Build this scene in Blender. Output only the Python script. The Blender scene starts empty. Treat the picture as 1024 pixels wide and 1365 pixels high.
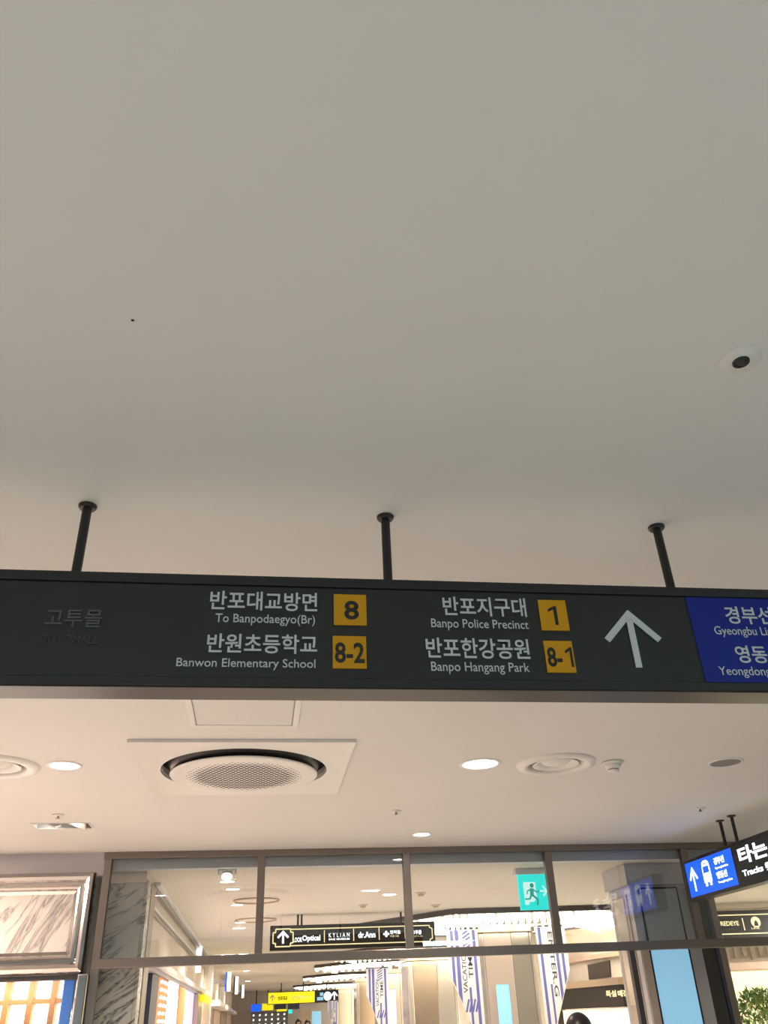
import bpy, bmesh, math, random
from mathutils import Vector, Matrix
random.seed(7)
S = bpy.context.scene
COL = S.collection
EZ = 1.55                       # eye height; all z below are measured from the eye unless said otherwise

# ------------------------------------------------------------------ camera
YAW, PIT, ROL, FPX = 0.15569, 0.54755, -0.04381, 1101.7
fw = Vector((math.sin(YAW)*math.cos(PIT), math.cos(YAW)*math.cos(PIT), math.sin(PIT)))
ri = Vector((math.cos(YAW), -math.sin(YAW), 0)); up = ri.cross(fw)
c_, s_ = math.cos(ROL), math.sin(ROL)
r2 = ri*c_ + up*s_; u2 = ri*-s_ + up*c_
cam = bpy.data.cameras.new('camera'); camo = bpy.data.objects.new('camera', cam); COL.objects.link(camo)
camo.matrix_world = Matrix(((r2.x, u2.x, -fw.x, 0), (r2.y, u2.y, -fw.y, 0), (r2.z, u2.z, -fw.z, EZ), (0, 0, 0, 1)))
cam.sensor_fit = 'VERTICAL'; cam.sensor_height = 36; cam.lens = FPX/1365*36
cam.clip_start = 0.05; cam.clip_end = 200
S.camera = camo

def ray(x, y):                  # direction of a photograph pixel, for reading off sizes of things on known planes
    return r2*((x-512)/FPX) + u2*(-(y-682.5)/FPX) + fw
def onZ(x, y, z): d = ray(x, y); return d*(z/d.z)
def onY(x, y, Y): d = ray(x, y); return d*(Y/d.y)
def onX(x, y, X): d = ray(x, y); return d*(X/d.x)

# ------------------------------------------------------------------ world, exposure, lights
W = bpy.data.worlds.new('world'); S.world = W; W.use_nodes = True
W.node_tree.nodes['Background'].inputs[0].default_value = (0.9, 0.92, 1.0, 1)
W.node_tree.nodes['Background'].inputs[1].default_value = 0.03
S.view_settings.view_transform = 'Standard'; S.view_settings.look = 'None'
S.view_settings.exposure = 0.9; S.view_settings.gamma = 1; S.view_settings.use_curve_mapping = False
S.cycles.use_denoising = True; S.cycles.max_bounces = 8; S.cycles.diffuse_bounces = 4
S.cycles.transparent_max_bounces = 12; S.cycles.sample_clamp_indirect = 6; S.cycles.caustics_reflective = False
H = 1.2                         # hall ceiling above the eye
HB = 1.085                      # corridor ceiling above the eye
WARM = (1.0, 0.73, 0.59); NEUT = (1.0, 0.93, 0.84); COOL = (0.66, 0.95, 1.0)
def area(loc, sx, sy, power, col, rot=(0, 0, 0), spread=math.pi):
    l = bpy.data.lights.new('added_lamp_light', 'AREA'); l.shape = 'RECTANGLE'; l.size = sx; l.size_y = sy
    l.energy = power; l.color = col; l.spread = spread
    o = bpy.data.objects.new('added_lamp_light', l); COL.objects.link(o); o.location = (loc[0], loc[1], loc[2]+EZ); o.rotation_euler = rot
def spot(loc, power, col, ang=2.4, r=0.06, blend=1.0):
    l = bpy.data.lights.new('downlight_light', 'SPOT'); l.energy = power; l.color = col; l.spot_size = ang; l.spot_blend = blend; l.shadow_soft_size = r
    o = bpy.data.objects.new('downlight_light', l); COL.objects.link(o); o.location = (loc[0], loc[1], loc[2]+EZ)
# unseen lamps added to light the hall, behind and beside the photographer
area((-1.5, -3.2, H-.03), 1.2, 1.2, 64, COOL)
area((3.5, -3.2, H-.03), 1.2, 1.2, 62, COOL)
area((-4.6, 3.2, H-.03), 1.2, 1.2, 30, NEUT)
area((-3.2, 6.0, H-.03), .9, .9, 150, WARM)  # added to warm and brighten the ceiling at the left
area((-2.6, 7.42, .30), 2.2, .04, 4, NEUT, (.9, 0, 0))      # lamp added to brighten the wooden shelf in the shop window
# lamps added at the right to brighten the corridor beyond the glass
for yy in (10.0, 14.0, 19.0, 25.0, 31.0, 37.0):
    area((7.6, yy, HB-.012), .5, .5, 90, NEUT)
# spotlights in the corridor's downlight fittings
for xx, yy, pw in ((-.27, 8.0, 26), (-.25, 9.9, 26), (1.34, 9.33, 55), (1.15, 8.95, 40), (-.25, 12.5, 80), (-.25, 17.5, 120), (-.25, 23.5, 130), (-.25, 29.5, 130), (3.3, 34.5, 0)):
    if pw: spot((xx, yy, HB-.07), pw*(1.0 if xx < 0 else 1.6), NEUT, 2.7, .04)

# ------------------------------------------------------------------ materials
MATS = {}
def mat(name, col, rough=.6, metal=0., emit=0., ecol=None, spec=.5, noise=0., nscale=6., bump=0., bscale=40.):
    m = bpy.data.materials.new(name); m.use_nodes = True; nt = m.node_tree; b = nt.nodes['Principled BSDF']
    b.inputs['Base Color'].default_value = (*col, 1); b.inputs['Roughness'].default_value = rough; b.inputs['Metallic'].default_value = metal
    b.inputs['Specular IOR Level'].default_value = spec
    if emit:
        b.inputs['Emission Color'].default_value = (*(ecol or col), 1); b.inputs['Emission Strength'].default_value = emit
    tc = nt.nodes.new('ShaderNodeTexCoord')
    if noise:
        n = nt.nodes.new('ShaderNodeTexNoise'); n.inputs['Scale'].default_value = nscale; n.inputs['Detail'].default_value = 5
        r = nt.nodes.new('ShaderNodeValToRGB')
        r.color_ramp.elements[0].color = (*[c*(1-noise) for c in col], 1); r.color_ramp.elements[1].color = (*[min(1, c*(1+noise)) for c in col], 1)
        r.color_ramp.elements[0].position = .3; r.color_ramp.elements[1].position = .7
        nt.links.new(tc.outputs['Object'], n.inputs['Vector']); nt.links.new(n.outputs['Fac'], r.inputs['Fac']); nt.links.new(r.outputs['Color'], b.inputs['Base Color'])
    if bump:
        n = nt.nodes.new('ShaderNodeTexNoise'); n.inputs['Scale'].default_value = bscale
        bp = nt.nodes.new('ShaderNodeBump'); bp.inputs['Strength'].default_value = bump; bp.inputs['Distance'].default_value = .002
        nt.links.new(tc.outputs['Object'], n.inputs['Vector']); nt.links.new(n.outputs['Fac'], bp.inputs['Height']); nt.links.new(bp.outputs['Normal'], b.inputs['Normal'])
    MATS[name] = m; return m
def s2l(h):
    h = h.lstrip('#'); out = []
    for i in (0, 2, 4):
        v = int(h[i:i+2], 16)/255; out.append(v/12.92 if v <= .04045 else ((v+.055)/1.055)**2.4)
    return tuple(out)
M_ceil = mat('painted_ceiling', (.74, .735, .715), .85, noise=.015, nscale=1.2, bump=.05, bscale=3)
M_ceil2 = mat('corridor_ceiling_paint', (.78, .71, .61), .8, noise=.02, nscale=2)
M_white = mat('white_plastic', (.78, .77, .74), .4)
M_grey = mat('grey_paint', (.42, .42, .43), .6, noise=.02)
M_bulk = mat('grey_bulkhead_paint', (.80, .82, .86), .6, noise=.02)
M_lilac = mat('lilac_grey_paint', (.56, .53, .55), .6, noise=.02)
M_floor = mat('polished_stone_floor', (.60, .575, .54), .35, noise=.06, nscale=3)
M_sign = mat('black_anodised_case', (.021, .022, .024), .42, spec=.4)
M_face = mat('dark_sign_face', (.024, .0255, .027), .45, spec=.4, noise=.03)
M_bronze = mat('bronze_underside', (.045, .034, .028), .35, metal=.3, spec=.3)
M_black = mat('black_metal', (.018, .018, .02), .35, metal=.2)
M_void = mat('dark_inside', (.012, .012, .014), .8)
M_letter = mat('pale_grey_lettering', (.62, .65, .68), .5)
M_dim = mat('faded_lettering', (.085, .089, .093), .5)
M_dim2 = mat('very_faded_lettering', (.045, .047, .049), .5)
M_yel = mat('amber_number_plate', s2l('d79a12'), .5, spec=.3)
M_num = mat('dark_numerals', (.012, .011, .010), .5)
M_blue = mat('royal_blue_film', s2l('12288c'), .45, spec=.3)
M_chrome = mat('polished_chrome', (.50, .48, .465), .14, metal=1.)
M_steel = mat('brushed_steel', (.74, .69, .62), .18, metal=.7, noise=.04, nscale=4)
M_frame = mat('bronze_steel_frame', (.25, .215, .19), .33, metal=.85)
M_fdark = mat('dark_bronze_steel', (.10, .09, .088), .35, metal=.7)
M_gold = mat('golden_steel', (.62, .50, .39), .2, metal=.85, noise=.05, nscale=3)
M_pinksteel = mat('pinkish_steel', (.80, .67, .60), .22, metal=.45)
M_goldline = mat('pale_gold_line', s2l('e6d9a8'), .4, emit=.5)
M_dirface = mat('dark_brown_sign_face', s2l('231d17'), .5)
M_lamp = mat('lit_lamp_glass', (1, .98, .95), .4, emit=9., ecol=(.95, .97, 1.))
M_lampw = mat('lit_warm_lamp_glass', (1, .95, .85), .4, emit=10., ecol=(1, .93, .80))
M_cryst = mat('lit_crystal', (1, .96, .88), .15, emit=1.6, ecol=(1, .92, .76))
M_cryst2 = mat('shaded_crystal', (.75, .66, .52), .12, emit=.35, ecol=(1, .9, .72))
M_canlit = mat('lit_canopy_band', (1, .95, .85), .5, emit=2.6, ecol=(1, .90, .76))
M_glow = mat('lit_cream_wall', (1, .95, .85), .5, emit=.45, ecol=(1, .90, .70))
M_exit = mat('lit_green_exit_panel', s2l('12c4bd'), .5, emit=.6, ecol=s2l('10cfc8'))
M_exitw = mat('lit_exit_white', s2l('d8fff8'), .5, emit=.4)
M_exitg = mat('exit_figure_green', s2l('0fa79f'), .5, emit=.3)
M_litblue = mat('lit_blue_film', s2l('0a58ff'), .4, emit=.55, ecol=s2l('0a58ff'))
M_litw = mat('lit_white_lettering', (.9, .95, 1), .5, emit=.9, ecol=(.85, .93, 1))
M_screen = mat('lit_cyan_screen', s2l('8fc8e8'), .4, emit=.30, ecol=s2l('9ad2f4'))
M_grey_glass = mat('grey_column_glass', (.46, .49, .53), .15, spec=.6)
M_greycol = mat('grey_column_panel', (.56, .56, .58), .4, metal=.25)
M_beigecol = mat('beige_column_panel', (.55, .47, .39), .5)
M_darkglass = mat('dark_column_glass', (.045, .042, .042), .15)
M_wood = mat('orange_shelf_wood', s2l('dd9558'), .5, noise=.1, nscale=8)
M_litpane = mat('lit_white_shelf_panel', (1, .97, .93), .5, emit=1.15)
M_shelflit = mat('lit_shelf_back', (1, .97, .93), .5, emit=2.2, ecol=(1, .93, .82))
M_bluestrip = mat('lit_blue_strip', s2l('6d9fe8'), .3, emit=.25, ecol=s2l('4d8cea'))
M_banner = mat('white_banner_cloth', (.82, .82, .85), .7, emit=.0)
M_stripe = mat('blue_banner_print', s2l('6c6fb8'), .7)
M_btext = mat('dark_banner_print', s2l('4a4a5c'), .7)
M_yellit = mat('lit_yellow_sign', s2l('f2e21a'), .5, emit=.4, ecol=s2l('f2e21a'))
M_cream = mat('cream_wall_panel', (.74, .66, .56), .6, noise=.05, nscale=5)
M_brown = mat('brown_panel', (.30, .20, .14), .5, noise=.15, nscale=4)
M_tan = mat('tan_panel', (.58, .42, .31), .45, noise=.1, nscale=3)
M_lilaclit = mat('lit_lilac_panel', (.72, .68, .95), .5, emit=.28, ecol=(.70, .62, 1.))
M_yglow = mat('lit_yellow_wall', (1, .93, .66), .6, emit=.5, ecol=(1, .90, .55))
M_leaf = mat('green_leaves', (.10, .19, .045), .5, noise=.35, nscale=9)
M_leafy = mat('yellow_green_leaves', (.34, .40, .10), .5, noise=.3, nscale=9)
M_pot = mat('grey_planter', (.3, .28, .25), .6)
M_skin = mat('skin', (.62, .42, .31), .55)
M_hair = mat('black_hair', (.012, .009, .008), .38)
M_cloth = mat('dark_coat_cloth', (.05, .05, .06), .9)
M_cloth2 = mat('grey_trouser_cloth', (.09, .09, .11), .9)
M_shoe = mat('black_shoe_leather', (.02, .02, .02), .4)
M_red = mat('red_orange_panel', s2l('e0603a'), .5, emit=.3)
M_navy = mat('navy_panel', (.03, .035, .07), .4)

def grid_paint(name, col, line, pitch, width, rough=.8, bumpd=0):
    """paint with a fine square grid of perforation lines (object coordinates, metres)"""
    m = mat(name, col, rough); nt = m.node_tree; b = nt.nodes['Principled BSDF']
    tc = nt.nodes.new('ShaderNodeTexCoord'); sp = nt.nodes.new('ShaderNodeSeparateXYZ'); nt.links.new(tc.outputs['Object'], sp.inputs[0])
    outs = []
    for ax in ('X', 'Y', 'Z'):
        w = nt.nodes.new('ShaderNodeMath'); w.operation = 'PINGPONG'; w.inputs[1].default_value = pitch/2; nt.links.new(sp.outputs[ax], w.inputs[0])
        g = nt.nodes.new('ShaderNodeMath'); g.operation = 'LESS_THAN'; g.inputs[1].default_value = width/2; nt.links.new(w.outputs[0], g.inputs[0]); outs.append(g)
    a = nt.nodes.new('ShaderNodeMath'); a.operation = 'MAXIMUM'; nt.links.new(outs[0].outputs[0], a.inputs[0]); nt.links.new(outs[1].outputs[0], a.inputs[1])
    mx = nt.nodes.new('ShaderNodeMix'); mx.data_type = 'RGBA'; mx.inputs['A'].default_value = (*col, 1); mx.inputs['B'].default_value = (*line, 1)
    nt.links.new(a.outputs[0], mx.inputs['Factor']); nt.links.new(mx.outputs['Result'], b.inputs['Base Color'])
    return m
M_grid = grid_paint('perforated_corridor_ceiling', (.80, .73, .63), (.765, .695, .60), .06, .012)

def marble(name, c0, c1, scale=2.2, rot=.6):
    m = mat(name, c0, .25); nt = m.node_tree; b = nt.nodes['Principled BSDF']
    tc = nt.nodes.new('ShaderNodeTexCoord'); mp = nt.nodes.new('ShaderNodeMapping'); mp.vector_type = 'TEXTURE'; mp.inputs['Rotation'].default_value = (0, rot, 0); mp.inputs['Scale'].default_value = (1/(scale*.28), 1/scale, 1/(scale*1.7))
    n = nt.nodes.new('ShaderNodeTexNoise'); n.inputs['Scale'].default_value = 2.2; n.inputs['Detail'].default_value = 8; n.inputs['Distortion'].default_value = .9; n.inputs['Roughness'].default_value = .6
    sb = nt.nodes.new('ShaderNodeMath'); sb.operation = 'SUBTRACT'; sb.inputs[1].default_value = .5
    ab = nt.nodes.new('ShaderNodeMath'); ab.operation = 'ABSOLUTE'
    r = nt.nodes.new('ShaderNodeValToRGB'); e = r.color_ramp.elements
    e[0].position = 0; e[0].color = (*c1, 1); e[1].position = .05; e[1].color = (*c0, 1)
    x = e.new(.012); x.color = (*[(p+q*1.4)/2.4 for p, q in zip(c0, c1)], 1)
    nt.links.new(tc.outputs['Object'], mp.inputs[0]); nt.links.new(mp.outputs[0], n.inputs['Vector']); nt.links.new(n.outputs['Fac'], sb.inputs[0])
    nt.links.new(sb.outputs[0], ab.inputs[0]); nt.links.new(ab.outputs[0], r.inputs[0]); nt.links.new(r.outputs[0], b.inputs['Base Color'])
    return m
M_marble = marble('white_veined_marble', (.62, .60, .57), (.26, .25, .24), 1.9, -1.05)
M_marble2 = marble('green_grey_marble', (.55, .55, .50), (.08, .09, .085), 2.6, -.65)

def glass_mat(name, tint=(.97, .98, .985)):
    m = bpy.data.materials.new(name); m.use_nodes = True; nt = m.node_tree; nt.nodes.remove(nt.nodes['Principled BSDF'])
    out = nt.nodes['Material Output']; t = nt.nodes.new('ShaderNodeBsdfTransparent'); t.inputs[0].default_value = (*tint, 1)
    g = nt.nodes.new('ShaderNodeBsdfGlossy'); g.inputs['Roughness'].default_value = .004; g.inputs[0].default_value = (1, 1, 1, 1)
    f = nt.nodes.new('ShaderNodeFresnel'); f.inputs[0].default_value = 1.5
    mu = nt.nodes.new('ShaderNodeMath'); mu.operation = 'MULTIPLY'; mu.inputs[1].default_value = 1.25; nt.links.new(f.outputs[0], mu.inputs[0])
    mx = nt.nodes.new('ShaderNodeMixShader'); nt.links.new(mu.outputs[0], mx.inputs[0]); nt.links.new(t.outputs[0], mx.inputs[1]); nt.links.new(g.outputs[0], mx.inputs[2])
    nt.links.new(mx.outputs[0], out.inputs[0]); return m
M_glass = glass_mat('clear_glass')

# ------------------------------------------------------------------ object helpers
def wloc(o):
    v = Vector((0, 0, 0))
    while o: v += Vector(o.location); o = o.parent
    return v
def obj(name, bm, m, parent=None, kind=None, smooth=False):
    """link the bmesh (eye-relative world coordinates) as one mesh object"""
    me = bpy.data.meshes.new(name)
    for v in bm.verts: v.co.z += EZ
    o = bpy.data.objects.new(name, me)
    if parent: off = wloc(parent)
    else:
        xs = [v.co for v in bm.verts]
        off = Vector(((min(c.x for c in xs)+max(c.x for c in xs))/2, (min(c.y for c in xs)+max(c.y for c in xs))/2, min(c.z for c in xs)))
        o.location = off
    for v in bm.verts: v.co -= off
    bmesh.ops.recalc_face_normals(bm, faces=bm.faces)
    if smooth:
        for f in bm.faces: f.smooth = True
    bm.to_mesh(me); bm.free()
    if m: me.materials.append(m)
    COL.objects.link(o)
    if parent: o.parent = parent
    if kind: o['kind'] = kind
    return o
def thing(name, loc, label, cat, group=None):
    o = bpy.data.objects.new(name, None); COL.objects.link(o); o.location = (loc[0], loc[1], loc[2]+EZ); o.empty_display_size = .1
    tag(o, label, cat, group); return o
def tag(o, label, cat, group=None):
    o['label'] = label; o['category'] = cat
    if group: o['group'] = group
    return o
def struct(name, bm, m, parent=None, smooth=False): return obj(name, bm, m, parent, 'structure', smooth)
def abox(bm, x0, x1, y0, y1, z0, z1, bev=0):
    r = bmesh.ops.create_cube(bm, size=1, matrix=Matrix.Translation(((x0+x1)/2, (y0+y1)/2, (z0+z1)/2)) @ Matrix.Diagonal((abs(x1-x0), abs(y1-y0), abs(z1-z0), 1)))
    if bev:
        es = list({e for v in r['verts'] for e in v.link_edges}); bmesh.ops.bevel(bm, geom=es, offset=bev, segments=2, affect='EDGES', profile=.5)
    return bm
def box(x0, x1, y0, y1, z0, z1, bev=0): return abox(bmesh.new(), x0, x1, y0, y1, z0, z1, bev)
def acyl(bm, p, q, r, r1=None, seg=24):
    p = Vector(p); q = Vector(q); d = q-p
    mt = Matrix.Translation((p+q)/2) @ d.to_track_quat('Z', 'Y').to_matrix().to_4x4()
    bmesh.ops.create_cone(bm, cap_ends=True, segments=seg, radius1=r, radius2=r if r1 is None else r1, depth=d.length, matrix=mt); return bm
def cyl(p, q, r, r1=None, seg=24): return acyl(bmesh.new(), p, q, r, r1, seg)
def lathe(cx, cy, prof, seg=48, bm=None, closed=False):
    bm = bm or bmesh.new(); rings = []
    for r, z in prof:
        rings.append([bm.verts.new((cx+r*math.cos(a), cy+r*math.sin(a), z)) for a in [2*math.pi*i/seg for i in range(seg)]] if r > 1e-6 else [bm.verts.new((cx, cy, z))])
    pairs = list(zip(rings, rings[1:]))
    if closed: pairs.append((rings[-1], rings[0]))
    for a, b in pairs:
        for i in range(seg):
            j = (i+1) % seg
            if len(a) == 1 and len(b) == 1: continue
            if len(a) == 1: bm.faces.new((a[0], b[i], b[j]))
            elif len(b) == 1: bm.faces.new((a[i], a[j], b[0]))
            else: bm.faces.new((a[i], a[j], b[j], b[i]))
    return bm
class Plane:
    """a vertical face: origin O (z unused), u = reading direction, n = outward normal; s along u, z up"""
    def __init__(self, O, u, n): self.O = Vector(O); self.u = Vector(u).normalized(); self.n = Vector(n).normalized()
    def px(self, x, y):
        d = ray(x, y); t = self.O.dot(self.n)/d.dot(self.n); p = d*t; return ((p-self.O).dot(self.u), p.z)
    def w(self, s, z, h=0): p = self.O + self.u*s + self.n*h; return Vector((p.x, p.y, z))
    def poly(self, pts, h0, h1, bm=None):
        bm = bm or bmesh.new(); a = [bm.verts.new(self.w(s, z, h0)) for s, z in pts]; b = [bm.verts.new(self.w(s, z, h1)) for s, z in pts]; n = len(pts)
        bm.faces.new(a); bm.faces.new(b[::-1])
        for i in range(n): bm.faces.new((a[i], a[(i+1) % n], b[(i+1) % n], b[i]))
        return bm
    def ppoly(self, pts, h0, h1, bm=None): return self.poly([self.px(*p) for p in pts], h0, h1, bm)
    def rect(self, s0, s1, z0, z1, h0, h1, bm=None): return self.poly([(s0, z0), (s1, z0), (s1, z1), (s0, z1)], h0, h1, bm)
    def prect(self, x0, y0, x1, y1, h0, h1, bm=None):   # from two corners, kept upright
        a = self.px(x0, y0); b = self.px(x1, y1); return self.rect(a[0], b[0], b[1], a[1], h0, h1, bm)
    def line(self, p, q, w, h0, h1, bm=None):
        p = Vector(p); q = Vector(q); d = (q-p).normalized(); m = Vector((-d.y, d.x))*w/2
        return self.poly([tuple(p+m), tuple(q+m), tuple(q-m), tuple(p-m)], h0, h1, bm)
def text_geo(body, bold=0.0, space=1.0):
    cu = bpy.data.curves.new('t', 'FONT'); cu.body = body; cu.offset = bold; cu.resolution_u = 3; cu.space_character = space; cu.fill_mode = 'FRONT'
    o = bpy.data.objects.new('t', cu); COL.objects.link(o); bpy.context.view_layer.update()
    me = bpy.data.meshes.new_from_object(o.evaluated_get(bpy.context.evaluated_depsgraph_get()))
    vs = [v.co.copy() for v in me.vertices]; fs = [tuple(p.vertices) for p in me.polygons]
    bpy.data.objects.remove(o); bpy.data.curves.remove(cu); bpy.data.meshes.remove(me)
    x0 = min(v.x for v in vs); x1 = max(v.x for v in vs); y0 = min(v.y for v in vs); y1 = max(v.y for v in vs)
    return [((v.x-x0)/(x1-x0), (v.y-y0)/max(1e-6, y1-y0)) for v in vs], fs
def text(pl, body, box4, m, parent, h=.001, bold=0., rot=None, name='lettering', space=1.0):
    """box4 = (s0, s1, z0, z1) of the inked bounds on the plane; rot 'up' reads upwards, 'down' downwards"""
    vs, fs = text_geo(body, bold, space); s0, s1, z0, z1 = box4; bm = bmesh.new(); bv = []
    for a, b in vs:
        if rot == 'up': a, b = 1-b, a
        elif rot == 'down': a, b = b, 1-a
        bv.append(bm.verts.new(pl.w(s0+(s1-s0)*a, z0+(z1-z0)*b, h)))
    for f in fs:
        try: bm.faces.new([bv[i] for i in f])
        except ValueError: pass
    bmesh.ops.remove_doubles(bm, verts=bm.verts, dist=1e-6)
    r = bmesh.ops.extrude_face_region(bm, geom=list(bm.faces))
    for g in r['geom']:
        if isinstance(g, bmesh.types.BMVert): g.co -= pl.n*(h*.9)
    return obj(name, bm, m, parent)
def ptext(pl, body, x0, yt, x1, yb, m, parent, **k):   # pixel bounds: left-top and right-bottom extents at their own ends
    a = pl.px(x0, (yt+yb)/2); b = pl.px(x1, (yt+yb)/2); xm = (x0+x1)/2
    zt = pl.px(xm, yt)[1]; zb = pl.px(xm, yb)[1]
    return text(pl, body, (a[0], b[0], zb, zt), m, parent, **k)
def fill_with_holes(outer, holes, z):
    bm = bmesh.new(); es = []
    for loop in [outer]+holes:
        vs = [bm.verts.new((x, y, z)) for x, y in loop]
        es += [bm.edges.new((vs[i], vs[(i+1) % len(vs)])) for i in range(len(vs))]
    bmesh.ops.triangle_fill(bm, use_beauty=True, use_dissolve=False, edges=es)
    return bm
def circ(cx, cy, r, n=32, ph=0): return [(cx+r*math.cos(ph+2*math.pi*i/n), cy+r*math.sin(ph+2*math.pi*i/n)) for i in range(n)]
def rect4(x0, x1, y0, y1): return [(x0, y0), (x1, y0), (x1, y1), (x0, y1)]

# ------------------------------------------------------------------ the setting
YG = 7.29                       # glass front
XL, XR, YB, YE = -6.0, 9.0, -5.5, 40.0
AC = (-.105, 4.70, .56)         # cassette centre and half side
ac_h = .45
dl = [onZ(640, 1018, H), onZ(86, 1020, H), onZ(562, 1112, H)]
dr = [.105, .078, .07]
difs = [onZ(741, 1018, H), onZ(-7, 1021, H)]; dif_r = .225
spk = onZ(967, 1015.5, H)
cm = onZ(987, 480, H)
hole_v = onZ(177, 427, H)
sl = [onZ(47, 1101, H), onZ(121, 1101, H)]; sy = sl[0].y
slot = (sl[0].x, sl[1].x, sy-.085, sy+.085)
holes = [circ(AC[0], AC[1], ac_h, 64)] + [circ(p.x, p.y, r, 32) for p, r in zip(dl, dr)] + [circ(p.x, p.y, .17, 32) for p in difs] + [rect4(*slot)] + [circ(hole_v.x, hole_v.y, .0035, 8)]
struct('ceiling', fill_with_holes(rect4(XL, XR, YB, YG+.03), holes, H), M_ceil)
o = bpy.data.objects['ceiling']
struct('ceiling', box(XL, XR, YB, YG+.03, H+.3, H+.35), M_grey)          # slab over the plenum
struct('floor', box(XL, XR, YB, YE, -EZ-.1, -EZ), M_floor)
struct('wall_back', box(XL, XR, YB-.1, YB, -EZ, H), M_lilac)
struct('wall_left', box(XL-.1, XL, YB, YG, -EZ, H), M_lilac)
struct('wall_right', box(XR, XR+.1, YB, YE, -EZ, H), M_cream)
# corridor ceiling + bulkhead above the glass
cor_sp = [(303, 1163), (303, 1177), (310, 1187), (316, 1208), (320, 1231)]
struct('ceiling_corridor', box(-3.5, XR, 7.45, YE, HB, HB+.08), M_grid)
struct('wall_bulkhead', box(-1.23, XR, 7.36, 7.45, HB-.003, H+.02), M_bulk)
struct('wall_end', box(-3.5, XR, YE, YE+.1, -EZ, HB), M_cream)
# glass front: posts and transom
mull = [-1.195, .01, 1.20, 2.42, 3.65, 4.87, 6.09, 7.31, 8.53]
struct('trim_1', box(-1.23, XR, YG-.03, YG+.03, 1.150, 1.2, .004), M_frame)
struct('trim_2', box(-1.22, XR, YG-.035, YG+.035, .382, .448, .005), M_frame)
for i, x in enumerate(mull):
    z0 = -EZ if i == 0 else .448
    struct('trim_%d' % (3+i), box(x-.03, x+.03, YG-.033, YG+.033, z0, 1.150, .004), M_frame)
for i in range(len(mull)-1):
    struct('window_%d' % (1+i), box(mull[i]+.028, mull[i+1]-.028, YG-.005, YG+.005, .446, 1.152), M_glass)
pA = onY(825, 1265, YG); 
struct('trim_20', box(3.00, 3.045, YG-.03, YG+.03, -EZ, .384, .004), M_fdark)
struct('trim_21', box(-1.30, -1.225, YG-.10, YG+.05, -EZ, .352, .012), M_chrome)

# ------------------------------------------------------------------ big hanging sign
FY = 1.92
P = Plane((0, FY, 0), (1, 0, 0), (0, -1, 0))
zt = P.px(512, 772)[1]; zt = (P.px(10, 757.5)[1]+P.px(1014, 786.5)[1])/2; zb = (P.px(10, 912.5)[1]+P.px(1014, 920)[1])/2
SX0, SX1 = -1.55, 2.25
T = thing('direction_sign', (.3, FY+.05, zb), 'long dark grey hanging direction sign with white Korean lettering, amber exit numbers and an arrow', 'sign')
bm = box(SX0, SX1, FY+.012, FY+.097, zb+.001, zt)
obj('case', bm, M_sign, T)
fb = bmesh.new()
e1 = .026                       # visible rails round the face
for a in ((SX0, SX1, zt-e1, zt), (SX0, SX1, zb, zb+.022)): abox(fb, a[0], a[1], FY, FY+.012, a[2], a[3], .0015)
for a in (SX0, SX1-.03): abox(fb, a, a+.03, FY, FY+.012, zb+.022, zt-e1)
obj('frame', fb, M_sign, T)
fc = box(SX0+.03, P.px(914, 800)[0], FY+.006, FY+.012, zb+.024, zt-e1-.002); obj('face_panel', fc, M_face, T)
bx = P.px(928, 850)[0]
bp = box(bx, SX1-.03, FY+.004, FY+.012, zb+.024, zt-e1-.002); obj('blue_panel', bp, M_blue, T)
bm = bmesh.new(); abox(bm, P.px(914, 800)[0]-.001, bx+.001, FY+.006, FY+.012, zb+.024, zt-e1-.002); obj('face_panel', bm, M_face, T)
ub = box(SX0+.004, SX1-.004, FY+.004, FY+.093, zb-.0035, zb+.0005, .0012); obj('underside_plate', ub, M_bronze, T)
def L(*a, **k): ptext(PF, *a, **k)
PF = Plane((0, FY+.0032, 0), (1, 0, 0), (0, -1, 0))
L('고투몰', 60, 812.5, 136.5, 836, M_dim, T, bold=.012)
L('GOTOMALL', 53, 846, 131, 858, M_dim2, T)
L('반포대교방면', 280, 789, 423, 814, M_letter, T, bold=.014)
L('To Banpodaegyo(Br)', 287, 819, 420, 834, M_letter, T, bold=.003)
L('반원초등학교', 276, 845.5, 423, 871, M_letter, T, bold=.014)
L('Banwon Elementary School', 235, 878, 420.5, 893, M_letter, T, bold=.003)
L('반포지구대', 590.5, 796.5, 701, 821.5, M_letter, T, bold=.014)
L('Banpo Police Precinct', 575, 826, 704.5, 841, M_letter, T, bold=.003)
L('반포한강공원', 568, 851, 705.5, 878, M_letter, T, bold=.014)
L('Banpo Hangang Park', 575, 883, 706, 899, M_letter, T, bold=.003)
L('경부선', 967, 809, 1029, 832, M_letter, T, bold=.014)
L('Gyeongbu Line', 953, 835.5, 1036, 850, M_letter, T, bold=.003)
L('영동선', 981, 861, 1043, 884, M_letter, T, bold=.014)
L('Yeongdong Line', 959, 889, 1056, 904, M_letter, T, bold=.003)
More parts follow.
